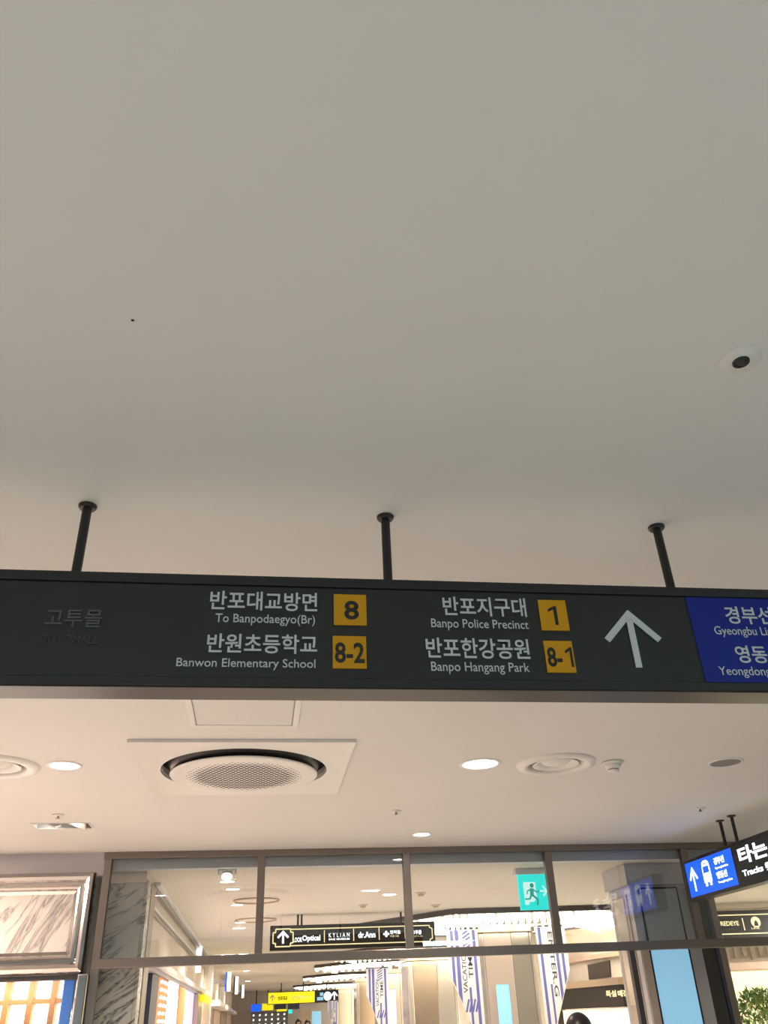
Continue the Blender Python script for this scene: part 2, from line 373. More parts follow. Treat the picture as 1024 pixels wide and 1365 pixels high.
for body, (x0, y0, x1, y1), (tx0, ty0, tx1, ty1) in (('8', (445, 792.5, 489, 834), (459, 801, 478.5, 826)), ('8-2', (443.5, 848, 489, 891.5), (446.5, 856.5, 486, 884)),
                                 ('1', (716.5, 800, 759.5, 841), (729.5, 808, 743.5, 833)), ('8-', (724, 854.5, 768.5, 897), (730, 863, 749.5, 889))):
    o = obj('number_plate', PF.prect(x0, y0, x1, y1, -.002, .0025), M_yel, T)
    PN = Plane((0, FY+.0002, 0), (1, 0, 0), (0, -1, 0))
    if body != '1': ptext(PN, body, tx0, ty0, tx1, ty1, M_num, o, bold=.022, name='numeral')
    if '1' in body or body == '8-':
        if body == '8-': tx0, tx1 = 752.5, 764
        (sa, za), (sc, zc) = PN.px(tx0, ty0), PN.px(tx1, ty1); sc = sa+(.0185 if body == '8-' else .0245); h_ = za-zc; wq = sc-sa
        obj('numeral', PN.poly([(sc-wq*.36, zc), (sc-wq*.02, zc), (sc-wq*.02, za), (sc-wq*.30, za), (sa, za-h_*.17), (sa, za-h_*.31), (sc-wq*.36, za-h_*.17)], -.001, .001), M_num, o)
ab = bmesh.new()
tip = P.px(838, 815); lf = P.px(810, 853); rg = P.px(880, 853); bt = P.px(852, 889.5)
lw = .0175
tipc = ((lf[0]+rg[0])/2, tip[1]-.010)
PF.line((tipc[0], tip[1]-.012), (tipc[0], bt[1]), lw, 0, .0020, ab)
PF.line((tipc[0]+.005, tip[1]-.002), (lf[0], lf[1]), lw, 0, .0023, ab)
PF.line((tipc[0]-.005, tip[1]-.002), (rg[0], rg[1]), lw, 0, .0026, ab)
obj('arrow', ab, M_letter, T)
for i, xr in enumerate((-.495, .312, 1.118)):
    k = FY+.05
    r = obj('hanging_rod', cyl((xr, k, zt), (xr, k, H-.004), .0125, seg=20), M_black, T, smooth=False)
    fl = lathe(xr, k, [(.0125, H-.011), (.020, H-.0105), (.0235, H-.006), (.0245, H-.0005), (.0125, H-.0005)], 28)
    f = obj('ceiling_flange', fl, M_black if i else M_bronze, r)

# ------------------------------------------------------------------ ceiling fittings, near
T = thing('ceiling_sensor', (cm.x, cm.y, H-.01), 'small round white ceiling plate with a dark lens, far above the big sign', 'sensor')
obj('cover_plate', lathe(cm.x, cm.y, [(.012, H-.0045), (.022, H-.005), (.026, H-.0035), (.044, H-.0025), (.046, H-.0008), (.046, H)], 40), M_white, T, smooth=True)
obj('lens_ring', lathe(cm.x, cm.y, [(.0, H-.005), (.012, H-.005), (.0135, H-.009), (.018, H-.0085), (.0185, H-.004)], 32), M_black, T, smooth=True)
obj('lens', lathe(cm.x, cm.y, [(.0, H-.0115), (.006, H-.011), (.011, H-.0085), (.0125, H-.005)], 24), mat('dark_lens', (.02, .02, .035), .08), T, smooth=True)

h0 = onZ(243, 932, H); h1 = onZ(400, 932, H); hy = onZ(258, 966, H).y
T = thing('access_hatch', (.5*(h0.x+h1.x), 3.65, H), 'square white ceiling access hatch with a double rim, just behind the big sign', 'hatch')
x0, x1, y0, y1 = -.35, .155, 3.40, 3.925
fr = bmesh.new()
for a in ((x0, x1, y0, y0+.028), (x0, x1, y1-.028, y1), (x0, x0+.028, y0+.028, y1-.028), (x1-.028, x1, y0+.028, y1-.028)): abox(fr, a[0], a[1], a[2], a[3], H-.007, H-.0005, .0015)
obj('rim', fr, M_white, T)
obj('shadow_gap', box(x0+.026, x1-.026, y0+.026, y1-.026, H-.001, H-.0003), M_grey, T)
obj('door_leaf', box(x0+.033, x1-.033, y0+.033, y1-.033, H-.006, H-.0008, .002), M_ceil, T)

# cassette air conditioner
cx, cy, hs = AC
T = thing('air_conditioner', (cx, cy, H-.03), 'square white ceiling cassette air conditioner with a round perforated centre', 'air conditioner')
zp = H-.016
bm = fill_with_holes(rect4(cx-hs, cx+hs, cy-hs, cy+hs), [circ(cx, cy, .452, 64)], zp)
r = bmesh.ops.extrude_edge_only(bm, edges=[e for e in bm.edges if e.is_boundary])
for g in r['geom']:
    if isinstance(g, bmesh.types.BMVert): g.co.z = H-.001 if max(abs(g.co.x-cx), abs(g.co.y-cy)) > hs-.01 else H+.12
obj('square_panel', bm, M_white, T)
obj('air_duct', lathe(cx, cy, [(.46, H-.006), (.455, H+.02), (.43, H+.12), (.0, H+.12)], 64), M_void, T, smooth=True)
vn = bmesh.new()
obj('outlet_ring', lathe(cx, cy, [(.385, H-.034), (.412, H+.01), (.425, H+.05), (.415, H+.05), (.370, H-.03)], 64, closed=True), M_black, T, smooth=True)
zd = H-.048
hl = []; Rp = .318; pitch = .0295
ny = int(Rp/(pitch*.866))+1
for j in range(-ny, ny+1):
    for i in range(-16, 17):
        px_ = (i+(.5 if j % 2 else 0))*pitch; py_ = j*pitch*.866; d = math.hypot(px_, py_)
        if d < Rp: hl.append(circ(cx+px_, cy+py_, 0.0127*(1 if d < .24 else 1-.6*(d-.24)/(Rp-.24)), 6, math.pi/6))
gr = fill_with_holes(circ(cx, cy, .335, 64), hl, zd)
r = bmesh.ops.extrude_face_region(gr, geom=list(gr.faces))
for g in r['geom']:
    if isinstance(g, bmesh.types.BMVert): g.co.z += .0008
g_ = obj('perforated_grille', gr, M_white, T)
obj('centre_disc', lathe(cx, cy, [(.335, zd), (.385, zd+.001), (.398, zd+.004), (.402, zd+.009), (.396, zd+.013), (.335, zd+.012)], 64), M_white, T, smooth=True)
obj('dark_backing', cyl((cx, cy, zd+.034), (cx, cy, zd+.045), .37, seg=48), M_void, T)

# recessed downlights of the hall
dl_lab = ['brightest round recessed ceiling downlight, left of the ring-shaped air diffuser', 'round recessed downlight between the left air diffuser and the square air conditioner', 'small round recessed downlight nearest the top of the glass partition']
def downlight(p, r, label, mats=(M_lamp, M_white), z=H, dep=.05, group=None, open_=True):
    T = thing('ceiling_downlight', (p.x, p.y, z), label, 'ceiling light', group)
    obj('trim_ring', lathe(p.x, p.y, [(r*.93, z-.0005), (r*.95, z-.006), (r*1.14, z-.005), (r*1.18, z-.0008)], 40), mats[1], T, smooth=True)
    if open_:
        obj('reflector', lathe(p.x, p.y, [(r*.95, z-.003), (r*.86, z+.012), (r*.8, z+dep)], 32), M_chrome, T, smooth=True)
        obj('lamp_glass', cyl((p.x, p.y, z+.001), (p.x, p.y, z+.005), r*.915, seg=32), mats[0], T)
    else:
        obj('lamp_glass', cyl((p.x, p.y, z-.004), (p.x, p.y, z-.001), r*.94, seg=24), mats[0], T)
    return T
for p, r, l in zip(dl, dr, dl_lab):
    downlight(p, r, l)
spot((dl[0].x, dl[0].y, H-.02), 60, (1, .80, .68)); spot((dl[1].x, dl[1].y, H-.02), 60, WARM); spot((dl[2].x, dl[2].y, H-.02), 35, WARM)
# ring diffusers
for i, (p, l) in enumerate(zip(difs, ('round ring-shaped ceiling air diffuser beside the smoke detector', 'round ring-shaped ceiling air diffuser cut off by the left edge of the picture'))):
    T = thing('air_diffuser', (p.x, p.y, H-.03), l, 'air vent', None)
    obj('outer_ring', lathe(p.x, p.y, [(.150, H+.03), (.156, H-.004), (.165, H-.014), (.195, H-.020), (.222, H-.010), (.228, H-.0008)], 56), M_white, T, smooth=True)
    obj('duct', lathe(p.x, p.y, [(.172, H-.002), (.17, H+.10), (0, H+.10)], 40), M_fdark, T, smooth=True)
    obj('middle_cone', lathe(p.x, p.y, [(.085, H+.035), (.1, H+.012), (.135, H-.006), (.128, H-.009), (.09, H+.005), (.078, H+.032)], 48, closed=True), M_white, T, smooth=True)
    obj('centre_dish', lathe(p.x, p.y, [(0, H-.008), (.035, H-.006), (.075, H+.004), (.09, H+.016), (.085, H+.020), (0, H+.004)], 40), M_white, T, smooth=True)
# smoke detector
p = onZ(816, 1016, H)
T = thing('smoke_detector', (p.x, p.y, H-.05), 'small white domed smoke detector right of the ring-shaped air diffuser', 'smoke detector')
obj('base', lathe(p.x, p.y, [(0, H-.001), (.060, H-.001), (.062, H-.006), (.058, H-.014), (.05, H-.016)], 36), M_white, T, smooth=True)
obj('chamber', lathe(p.x, p.y, [(.047, H-.014), (.044, H-.030), (.036, H-.040), (.030, H-.041)], 36), M_white, T, smooth=True)
obj('vent_slots', lathe(p.x, p.y, [(.031, H-.040), (.029, H-.047), (.02, H-.047), (.02, H-.040)], 30), M_grey, T, smooth=True)
obj('cap', lathe(p.x, p.y, [(.034, H-.047), (.030, H-.053), (.0, H-.056)], 36), M_white, T, smooth=True)
# ceiling speaker
T = thing('ceiling_speaker', (spk.x, spk.y, H-.01), 'flat grey round ceiling speaker grille near the right edge', 'speaker')
obj('rim', lathe(spk.x, spk.y, [(.086, H-.004), (.088, H-.008), (.100, H-.006), (.102, H-.0008)], 40), M_white, T, smooth=True)
m_g = grid_paint('speaker_mesh', (.34, .33, .33), (.16, .16, .16), .006, .002)
obj('grille', cyl((spk.x, spk.y, H-.007), (spk.x, spk.y, H-.001), .088, seg=40), m_g, T)
# sprinklers
for (x, y), l in (((78, 1086), 'tiny ceiling sprinkler above the small slot of lamps on the left'), ((528, 1081), 'tiny ceiling sprinkler head near the middle, above the smallest downlight'), ((933, 1077), 'tiny dark ceiling sprinkler beside the rods of the blue sign')):
    p = onZ(x, y, H); T = thing('sprinkler', (p.x, p.y, H-.03), l, 'sprinkler')
    obj('escutcheon', lathe(p.x, p.y, [(0, H-.001), (.038, H-.001), (.036, H-.006), (.012, H-.009), (0, H-.009)], 24), M_white, T, smooth=True)
    b = cyl((p.x, p.y, H-.009), (p.x, p.y, H-.022), .006, seg=10); acyl(b, (p.x, p.y, H-.022), (p.x, p.y, H-.024), .014, seg=12)
    obj('nozzle', b, M_frame if x < 900 else M_black, T)
# slot with tilting lamps
T = thing('slot_lamp', ((slot[0]+slot[1])/2, sy, H), 'rectangular recessed ceiling slot with tilted white lamp plates at the left', 'ceiling light')
bm = bmesh.new(); x0, x1, y0, y1 = slot
for a in ((x0-.01, x1+.01, y0-.01, y0), (x0-.01, x1+.01, y1, y1+.01), (x0-.01, x0, y0, y1), (x1, x1+.01, y0, y1)): abox(bm, a[0], a[1], a[2], a[3], H-.004, H-.0005)
obj('rim', bm, M_white, T)
bm = bmesh.new(); abox(bm, x0-.01, x1+.01, y0-.01, y1+.01, H+.10, H+.105); 
for a in ((x0-.01, x1+.01, y0-.012, y0-.002), (x0-.01, x1+.01, y1+.002, y1+.012), (x0-.012, x0-.002, y0, y1), (x1+.002, x1+.012, y0, y1)): abox(bm, a[0], a[1], a[2], a[3], H+.0008, H+.10)
obj('recess_box', bm, M_grey, T)
w = (x1-x0)/2
for k in range(2):
    xc = x0+w*(k+.5); bm = bmesh.new()
    r = bmesh.ops.create_cube(bm, size=1, matrix=Matrix.Translation((xc, sy, H+.018)) @ Matrix.Rotation(.35, 4, 'Y') @ Matrix.Rotation(-.25 if k else .3, 4, 'X') @ Matrix.Diagonal((w*.72, .12, .012, 1)))
    o = obj('lamp_plate', bm, M_white, T)
    bm = bmesh.new(); bmesh.ops.create_cone(bm, cap_ends=True, segments=20, radius1=.035, radius2=.035, depth=.006, matrix=Matrix.Translation((xc, sy, H+.018)) @ Matrix.Rotation(.35, 4, 'Y') @ Matrix.Rotation(-.25 if k else .3, 4, 'X') @ Matrix.Translation((0, 0, -.008)))
    obj('lamp_glass', bm, M_lampw, o)

# ------------------------------------------------------------------ lit blue sign along the hall on the right
SXF = 3.47
Q = Plane((SXF, 6.97, 0), (0, -1, 0), (-1, 0, 0))
q_b, q_t = .700, 1.0
Y0, Y1 = 6.97, 4.0
T = thing('lit_platform_sign', (SXF+.05, 5.5, q_b), 'lit black and blue hanging sign with a bus symbol, at the right edge', 'sign')
obj('case', box(SXF+.01, SXF+.10, Y1, Y0, q_b, q_t, .003), M_black, T)
bm = bmesh.new()
for a in ((Y1, Y0, q_t-.022, q_t), (Y1, Y0, q_b, q_b+.026)): abox(bm, SXF, SXF+.0105, a[0], a[1], a[2], a[3])
for a in (Y1, Y0-.02): abox(bm, SXF, SXF+.0105, a, a+.02, q_b+.026, q_t-.022)
obj('frame', bm, M_black, T)
sb = Q.px(979, 1157)[0]
obj('blue_panel', box(SXF+.004, SXF+.010, Y0-sb, Y0-.02, q_b+.026, q_t-.022), M_litblue, T)
obj('dark_panel', box(SXF+.004, SXF+.010, Y1+.02, Y0-sb, q_b+.026, q_t-.022), M_sign, T)
QF = Plane((SXF+.004, 6.97, 0), (0, -1, 0), (-1, 0, 0))
ab = bmesh.new(); a0 = QF.px(924, 1158); 
sA = (QF.px(926, 1174)[0]); 
zA0, zA1 = .762, .935
QF.line((sA, zA1-.015), (sA, zA0), .018, 0, .0030, ab); QF.line((sA+.006, zA1), (sA-.062, zA1-.085), .018, 0, .0033, ab); QF.line((sA-.006, zA1), (sA+.062, zA1-.085), .018, 0, .0036, ab)
obj('arrow', ab, M_litw, T)
# bus pictogram
sB = QF.px(943.5, 1168)[0]; wB = .062
bm = QF.poly([(sB-wB, .80), (sB+wB, .80), (sB+wB, .905), (sB+wB*.85, .942), (sB+wB*.4, .957), (sB-wB*.4, .957), (sB-wB*.85, .942), (sB-wB, .905)], 0, .003)
QF.rect(sB-wB*.8, sB-wB*.35, .775, .8, 0, .003, bm); QF.rect(sB+wB*.35, sB+wB*.8, .775, .8, 0, .003, bm)
o = obj('bus_symbol', bm, M_litw, T)
bm = QF.rect(sB-wB*.75, sB+wB*.75, .868, .915, .003, .004); QF.rect(sB-wB*.5, sB+wB*.5, .930, .937, .003, .004, bm)
obj('bus_window', bm, M_litblue, o)
s0 = QF.px(952, 1150)[0]; s1 = sb-.05
text(QF, '경부선', (s0, s0+.16, .90, .95), M_litw, T, h=.003, bold=.02); text(QF, 'Gyeongbu Line', (s0, s0+.2, .865, .885), M_litw, T, h=.003)
text(QF, '영동선', (s0, s0+.16, .80, .85), M_litw, T, h=.003, bold=.02); text(QF, 'Yeongdong Line', (s0, s0+.22, .765, .785), M_litw, T, h=.003)
s2 = QF.px(987, 1150)[0]
text(QF, '타는 곳', (s2, s2+.66, .845, .960), M_litw, T, h=.003, bold=.03)
text(QF, 'Tracks 乘车 のりば', (s2-.0, s2+.86, .762, .815), M_litw, T, h=.003, bold=.02)
for yy in (6.31, 6.13):
    r = obj('hanging_rod', cyl((SXF+.05, yy, q_t), (SXF+.05, yy, H-.004), .0125, seg=16), M_black, T)
    obj('ceiling_flange', lathe(SXF+.05, yy, [(.0125, H-.012), (.03, H-.010), (.033, H-.0008), (.0125, H-.0008)], 24), M_black, r)

# ------------------------------------------------------------------ chrome-framed marble panel and shop window, left
struct('wall_front', box(XL, -1.225, YG, YG+.25, 1.03, H), M_lilac)
T = thing('marble_panel', (-2.4, YG, .36), 'white veined marble panel in a wide polished chrome frame over the left shop window', 'wall panel')
fx0, fx1, fz0, fz1 = -3.9, -1.272, .355, 1.05
prof = [(0, 0), (0, .05), (.012, .085), (.035, .105), (.058, .095), (.072, .07), (.078, .05), (.095, .05), (.105, .058), (.118, .052), (.128, .03), (.150, .012), (.150, 0)]
bm = bmesh.new(); rg = []
for d, h in prof:
    rg.append([bm.verts.new((x, YG-h, z)) for x, z in ((fx0+d, fz0+d), (fx1-d, fz0+d), (fx1-d, fz1-d), (fx0+d, fz1-d))])
for a, b in zip(rg, rg[1:]):
    for i in range(4): bm.faces.new((a[i], a[(i+1) % 4], b[(i+1) % 4], b[i]))
obj('chrome_frame', bm, M_chrome, T)
obj('marble_slab', box(fx0+.14, fx1-.14, YG-.012, YG+.06, fz0+.14, fz1-.14, .006), M_marble, T)
struct('wall_front', box(XL, -3.9, YG, YG+.25, -EZ, 1.03), M_lilac)
struct('trim_22', box(-3.9, -1.28, YG-.02, YG+.1, .318, .353, .004), M_fdark)
YW = 7.62
V = Plane((0, YW, 0), (1, 0, 0), (0, -1, 0))
T = thing('display_shelf', (-2.6, YW+.05, -EZ), 'orange wooden lattice shelf with white lit panels in the left shop window', 'shelf')
zbot = -EZ+.003; ztop = .335
xs = [V.px(x, 1320)[0] for x in (-68, -26, 12, 43.5, 73.5)]; xs = [-3.7, -3.25, -2.85]+xs[:]
bars = bmesh.new()
for x in xs: obj('upright', box(x-.022, x+.022, YW-.035, YW+.02, zbot, ztop, .003), M_wood, T)
zs = [V.px(40, 1335.5)[1]]; dz = .31
while zs[-1]-dz > -EZ+.1: zs.append(zs[-1]-dz)
for z in zs: obj('shelf_board', box(-3.75, -1.385, YW-.030, YW+.02, z-.014, z+.014, .003), M_wood, T)
obj('back_board', box(-3.75, -1.385, YW+.021, YW+.05, zbot, ztop), M_tan, T)
xe = xs+[-1.36]
for i in range(len(xe)-1):
    tops = [ztop]+[z-.014 for z in zs]; bots = [z+.014 for z in zs]+[zbot]
    for j, (a, b) in enumerate(zip(tops, bots)):
        x0, x1 = xe[i]+.026, xe[i+1]-.026
        nx = 2 if (j == 0 and x1-x0 > .15) else 1
        for k in range(nx):
            u0 = x0+(x1-x0)*k/nx+.006; u1 = x0+(x1-x0)*(k+1)/nx-.006
            if nx == 2:
                zm = (a+b)/2+.01
                obj('lit_panel', box(u0, u1, YW, YW+.018, zm+.006, a-.004), M_shelflit, T)
                obj('lit_panel', box(u0, u1, YW, YW+.018, b+.004, zm-.004), M_wood if (i == len(xe)-3 and k == 1) else M_shelflit, T)
            else: obj('lit_panel', box(u0, u1, YW, YW+.018, b+.006, a-.006), M_shelflit, T)
T = thing('window_jamb', (-1.38, YW-.1, -EZ), 'blue glowing steel jamb at the right side of the left shop window', 'window jamb')
obj('blue_face', box(-1.435, -1.350, 7.42, 7.60, zbot, ztop-.002, .012), M_bluestrip, T)
obj('chrome_edge', cyl((-1.335, 7.42, zbot), (-1.335, 7.42, ztop-.002), .022, seg=20), M_chrome, T, smooth=True)
struct('window_20', box(-3.88, -1.31, YG+.06, YG+.068, zbot, .317), M_glass)
struct('wall_left', box(-3.9, -1.33, 7.8, 7.9, -EZ, HB), M_cream)
struct('wall_left', box(-1.33, -1.265, YG+.055, 7.9, -EZ, 1.03), M_grey)

# marble column behind the glass
T = thing('marble_column', (-1.1, 7.75, -EZ), 'green-grey veined marble column behind the leftmost glass pane', 'column')
mx1 = onY(187, 1240, 7.5).x
obj('shaft', box(-1.255, mx1, 7.50, 7.98, -EZ, HB-.085), M_marble2, T)
obj('side_slab', box(mx1+.001, mx1+.028, 7.50, 7.72, -EZ, HB-.06, .004), M_marble2, T)
obj('bronze_jamb', box(mx1+.002, mx1+.034, 7.725, 8.05, -EZ, HB-.055, .004), M_frame, T)
obj('capital', box(-1.262, mx1+.01, 7.49, 7.99, HB-.084, HB-.002), M_cream, T)

# ------------------------------------------------------------------ corridor, left side
XW = -.95
struct('wall_left', box(XW-.1, XW, 8.10, YE, -EZ, HB), M_cream)
for k, (z0, z1, d) in enumerate(((HB-.03, HB-.001, .09), (HB-.065, HB-.035, .05), (HB-.19, HB-.165, .03), (HB-.23, HB-.212, .02))):
    struct('trim_%d' % (30+k), box(XW, XW+d, 8.12, 17.6, z0, z1, .004), M_frame if k % 2 else M_white)
A = Plane((XW, 8.1, 0), (0, 1, 0), (1, 0, 0))
def bay(name, label, cat, pts, m, t=.05, h=.0, group=None):
    return tag(obj(name, A.ppoly(pts, h, t), m), label, cat, group)
def on_wall(x, y): return A.px(x, y)
# awning fascia over the first shop on the left
def wrect(x0, x1, z0, z1, h0, h1, bm=None, yref=1330):
    s0 = A.px(x0, yref)[0]; s1 = A.px(x1, yref)[0]; return A.rect(s0, s1, z0, z1, h0, h1, bm)
zf = A.px(235, 1308)[1]
T = thing('shop_fascia', (XW, 11, zf), 'long pale curved fascia over the first shop on the left of the corridor', 'fascia')
obj('upper_band', box(XW+.002, XW+.10, 8.12, 17.5, zf-.01, zf+.05, .01), M_white, T)
obj('lower_band', box(XW+.002, XW+.06, 8.12, 17.5, zf-.045, zf-.012, .006), M_lilac, T)
zlo = -EZ+.003
def shop_bay(name, label, cat, x0, x1, m, t=.05, ztop_=None, y=1340):
    s0 = A.px(x0, y)[0]; s1 = min(A.px(x1, y)[0], 17.5-8.1)
    return tag(obj(name, A.rect(s0, s1, zlo, (zf-.05) if ztop_ is None else ztop_, .002, t), m), label, cat)
shop_bay('navy_display_case', 'narrow navy and cream display case right of the marble column', 'display case', 193.5, 202.5, M_navy, .04)
T = thing('bulb_board', (XW, 9, zlo), 'orange display board carrying rows of round white bulbs, on the left corridor wall', 'display board')
s0, s1 = A.px(203, 1340)[0], A.px(217, 1340)[0]
obj('board', A.rect(s0, s1, zlo, zf-.05, .002, .04), M_wood, T)
bb = bmesh.new()
z = zf-.09
while z > -.4:
    for k in range(3):
        s = s0+(s1-s0)*(k+.5)/3; bmesh.ops.create_icosphere(bb, subdivisions=1, radius=.017, matrix=Matrix.Translation(A.w(s, z, .055)))
    z -= .065
obj('bulbs', bb, M_litpane, T, kind='stuff')
shop_bay('lit_poster', 'tall bright white lit panel beside the orange board of bulbs', 'light panel', 218.5, 230.5, M_litpane, .05)
shop_bay('wooden_panel', 'tan wooden upright panel right of the white lit panel', 'panel', 232, 241, M_wood, .05)
shop_bay('lilac_panel', 'lilac glowing shop panel in the first shop on the left', 'light panel', 242, 255, M_lilaclit, .03)
shop_bay('gold_post', 'slim golden post left of the brown shop door', 'post', 256, 262.5, M_gold, .09)
shop_bay('shop_door', 'tan brown shop door under the yellow strip', 'door', 263.5, 276, M_tan, .03, .12)
T = thing('yellow_strip_sign', (XW, 15, .2), 'thin yellow lit strip sign over the tan shop door', 'sign')
s0, s1 = A.px(258, 1330)[0], A.px(282, 1330)[0]; ys = A.px(270, 1328)[1]
obj('strip', A.rect(s0, 17.45-8.1, zf-.14, zf-.06, .095, .17), M_yellit, T)
T = thing('steel_pilaster', (XW, 17.8, -EZ), 'tall polished steel pilaster on the left corridor wall', 'pilaster')
obj('shaft', box(XW+.001, XW+.16, 17.65, 18.1, -EZ+.08, HB-.06, .02), M_steel, T)
obj('capital', box(XW+.001, XW+.19, 17.60, 18.15, HB-.059, HB-.001, .01), M_steel, T)
obj('base', box(XW+.001, XW+.19, 17.60, 18.15, -EZ+.001, -EZ+.079, .01), M_steel, T)
# projecting blade signs on the left wall
bl = [((259, 1262), (267, 1296), 'first white projecting blade sign with a black edge on the left corridor wall', M_litpane),
      ((301, 1296), (307, 1321), 'white and blue projecting blade sign beyond the steel pilaster', M_litpane),
      ((312, 1302), (317, 1325), 'dark and white projecting blade sign, second beyond the steel pilaster', M_litpane),
      ((321, 1313), (325, 1330), 'small white projecting blade sign, third beyond the steel pilaster', M_litpane)]
for k, (a, b, lab, m) in enumerate(bl):
    Yk = (15.0, 20.5, 25.0, 31.0)[k]
    a_, b_ = onY(a[0], a[1], Yk), onY(b[0], b[1], Yk)
    T = thing('blade_sign', (XW, Yk, b_.z), lab, 'sign')
    obj('light_box', box(a_.x+.04, b_.x, Yk, Yk+.08, b_.z, a_.z, .005), m, T)
    obj('side_band', box(a_.x+.002, a_.x+.038, Yk-.004, Yk+.084, b_.z, a_.z), M_black if k != 1 else M_litblue, T)
    obj('bracket', box(XW+.001, a_.x+.003, Yk+.03, Yk+.05, (a_.z+b_.z)/2-.02, (a_.z+b_.z)/2+.02), M_steel, T) if a_.x > XW+.01 else None
# shops beyond the pilaster
segs = [(18.2, 20.3, M_lilaclit, 'lilac lit upper shop panel just beyond the steel pilaster'), (20.7, 24.6, M_cream, 'cream upper shop panel between the second and third blade signs'), (25.2, 30.5, M_white, 'pale upper shop panel near the third blade sign'), (31.2, 39.5, M_cream, 'farthest cream upper shop panel on the left')]
for y0, y1, m, lab in segs:
    tag(obj('upper_panel', box(XW+.002, XW+.03, y0, y1, .42, .95), m), lab, 'panel')
for k, (y0, y1) in enumerate(((18.2, 21.5), (22, 26), (26.5, 32), (32.5, 39.5))):
    tag(obj('shop_awning', box(XW+.002, XW+.30-.02*k, y0, y1, .28, .38, .01), (M_white, M_cream, M_gold, M_cream)[k]), ('white ribbed shop awning', 'cream shop awning', 'golden shop awning', 'small pale shop awning')[k]+(' just beyond the steel pilaster', ' after the white awning, left corridor wall', ' after the cream awning, left corridor wall', ' farthest along the left corridor wall')[k], 'awning')
    tag(obj('shopfront', box(XW+.002, XW+.05, y0+.05, y1-.05, zlo, .275), (M_brown, M_tan, M_brown, M_tan)[k]), ('brown shopfront under the white awning', 'tan shopfront under the cream awning', 'brown shopfront under the golden awning', 'tan shopfront under the farthest awning')[k], 'shopfront')

# ------------------------------------------------------------------ corridor ceiling fittings
lab = ['brightest corridor spotlight, nearest the glass', 'flat corridor spotlight just behind the brightest one', 'third corridor spotlight left of the thin ceiling ring', 'fourth corridor spotlight under the thin ceiling ring', 'fifth corridor spotlight, left of the post and above the transom']
for (x, y), l in zip(cor_sp, lab):
    p = onZ(x, y, HB-.02); T = thing('ceiling_spotlight', (p.x, p.y, HB-.06), l, 'ceiling light')
    if y > 1165:
        obj('trim_ring', lathe(p.x, p.y, [(.062, HB-.001), (.064, HB-.012), (.078, HB-.010), (.082, HB-.001)], 28), M_white, T, smooth=True)
        obj('lamp_glass', cyl((p.x, p.y, HB-.009), (p.x, p.y, HB-.002), .063, seg=24), M_lampw, T); continue
    b = bmesh.new()
    abox(b, p.x-.075, p.x-.065, p.y-.07, p.y+.07, HB-.045, HB-.001); abox(b, p.x+.065, p.x+.075, p.y-.07, p.y+.07, HB-.045, HB-.001); abox(b, p.x-.065, p.x+.065, p.y-.07, p.y+.07, HB-.012, HB-.001)
    obj('bracket', b, M_white, T)
    obj('lamp_head', cyl((p.x, p.y+.01, HB-.012), (p.x, p.y-.02, HB-.055), .045, seg=24), M_white, T)
    obj('lamp_glass', cyl((p.x, p.y-.0185, HB-.053), (p.x, p.y-.022, HB-.058), .040, seg=24), M_lampw, T)
for (x, y), l in (((519, 1192), 'round corridor downlight left of the middle post'), ((500, 1186.5), 'small round corridor downlight farther left of the middle post')):
    p = onZ(x, y, HB); downlight(p, .075 if x > 510 else .05, l, z=HB, open_=False)
for k, yy in enumerate((14.0, 19.0, 25.0, 31.0)):
    p = Vector((-.25, yy-1.5, 0)); downlight(p, .09, ('corridor downlight seen just under the transom', 'second corridor downlight beyond the transom', 'third corridor downlight far along the left wall', 'farthest corridor downlight by the left wall')[k], z=HB, open_=False, mats=(M_lampw, M_white))
for (x, y), r, l in (((342, 1200), .24, 'thin ring-shaped ceiling vent above the black directory sign'), ((341, 1226), .26, 'second thin ring-shaped ceiling vent, left of the black directory sign')):
    p = onZ(x, y, HB)
    tag(obj('ring_vent', lathe(p.x, p.y, [(r, HB-.001), (r, HB-.012), (r-.012, HB-.014), (r-.02, HB-.001)], 48, closed=True), M_tan, smooth=True), l, 'air vent')
for (x, y), l in (((561, 1190), 'small corridor ceiling detector right of the middle post'), ((581, 1206), 'small corridor ceiling detector above the glittering canopy'), ((484, 1206), 'tiny corridor ceiling detector left of the middle post')):
    p = onZ(x, y, HB); T = thing('ceiling_detector', (p.x, p.y, HB-.04), l, 'detector')
    obj('base', lathe(p.x, p.y, [(0, HB-.001), (.055, HB-.001), (.05, HB-.014), (0, HB-.014)], 24), M_cream, T, smooth=True)
    obj('dome', lathe(p.x, p.y, [(.035, HB-.013), (.03, HB-.03), (0, HB-.036)], 20), M_tan, T, smooth=True)
# made-up square rims round the lamps added to light the corridor
for k, yy in enumerate((10.0, 14.0, 19.0, 25.0, 31.0, 37.0)):
    for j, xx in enumerate((7.6,)):
        bm = bmesh.new()
        for a in ((xx-.27, xx+.27, yy-.27, yy-.25), (xx-.27, xx+.27, yy+.25, yy+.27), (xx-.27, xx-.25, yy-.25, yy+.25), (xx+.25, xx+.27, yy-.25, yy+.25)): abox(bm, *a, HB-.014, HB-.001)
        tag(obj('added_lamp_rim', bm, M_white), 'thin square rim made up for an added corridor fill lamp', 'ceiling light', 'rims of the added corridor fill lamps')

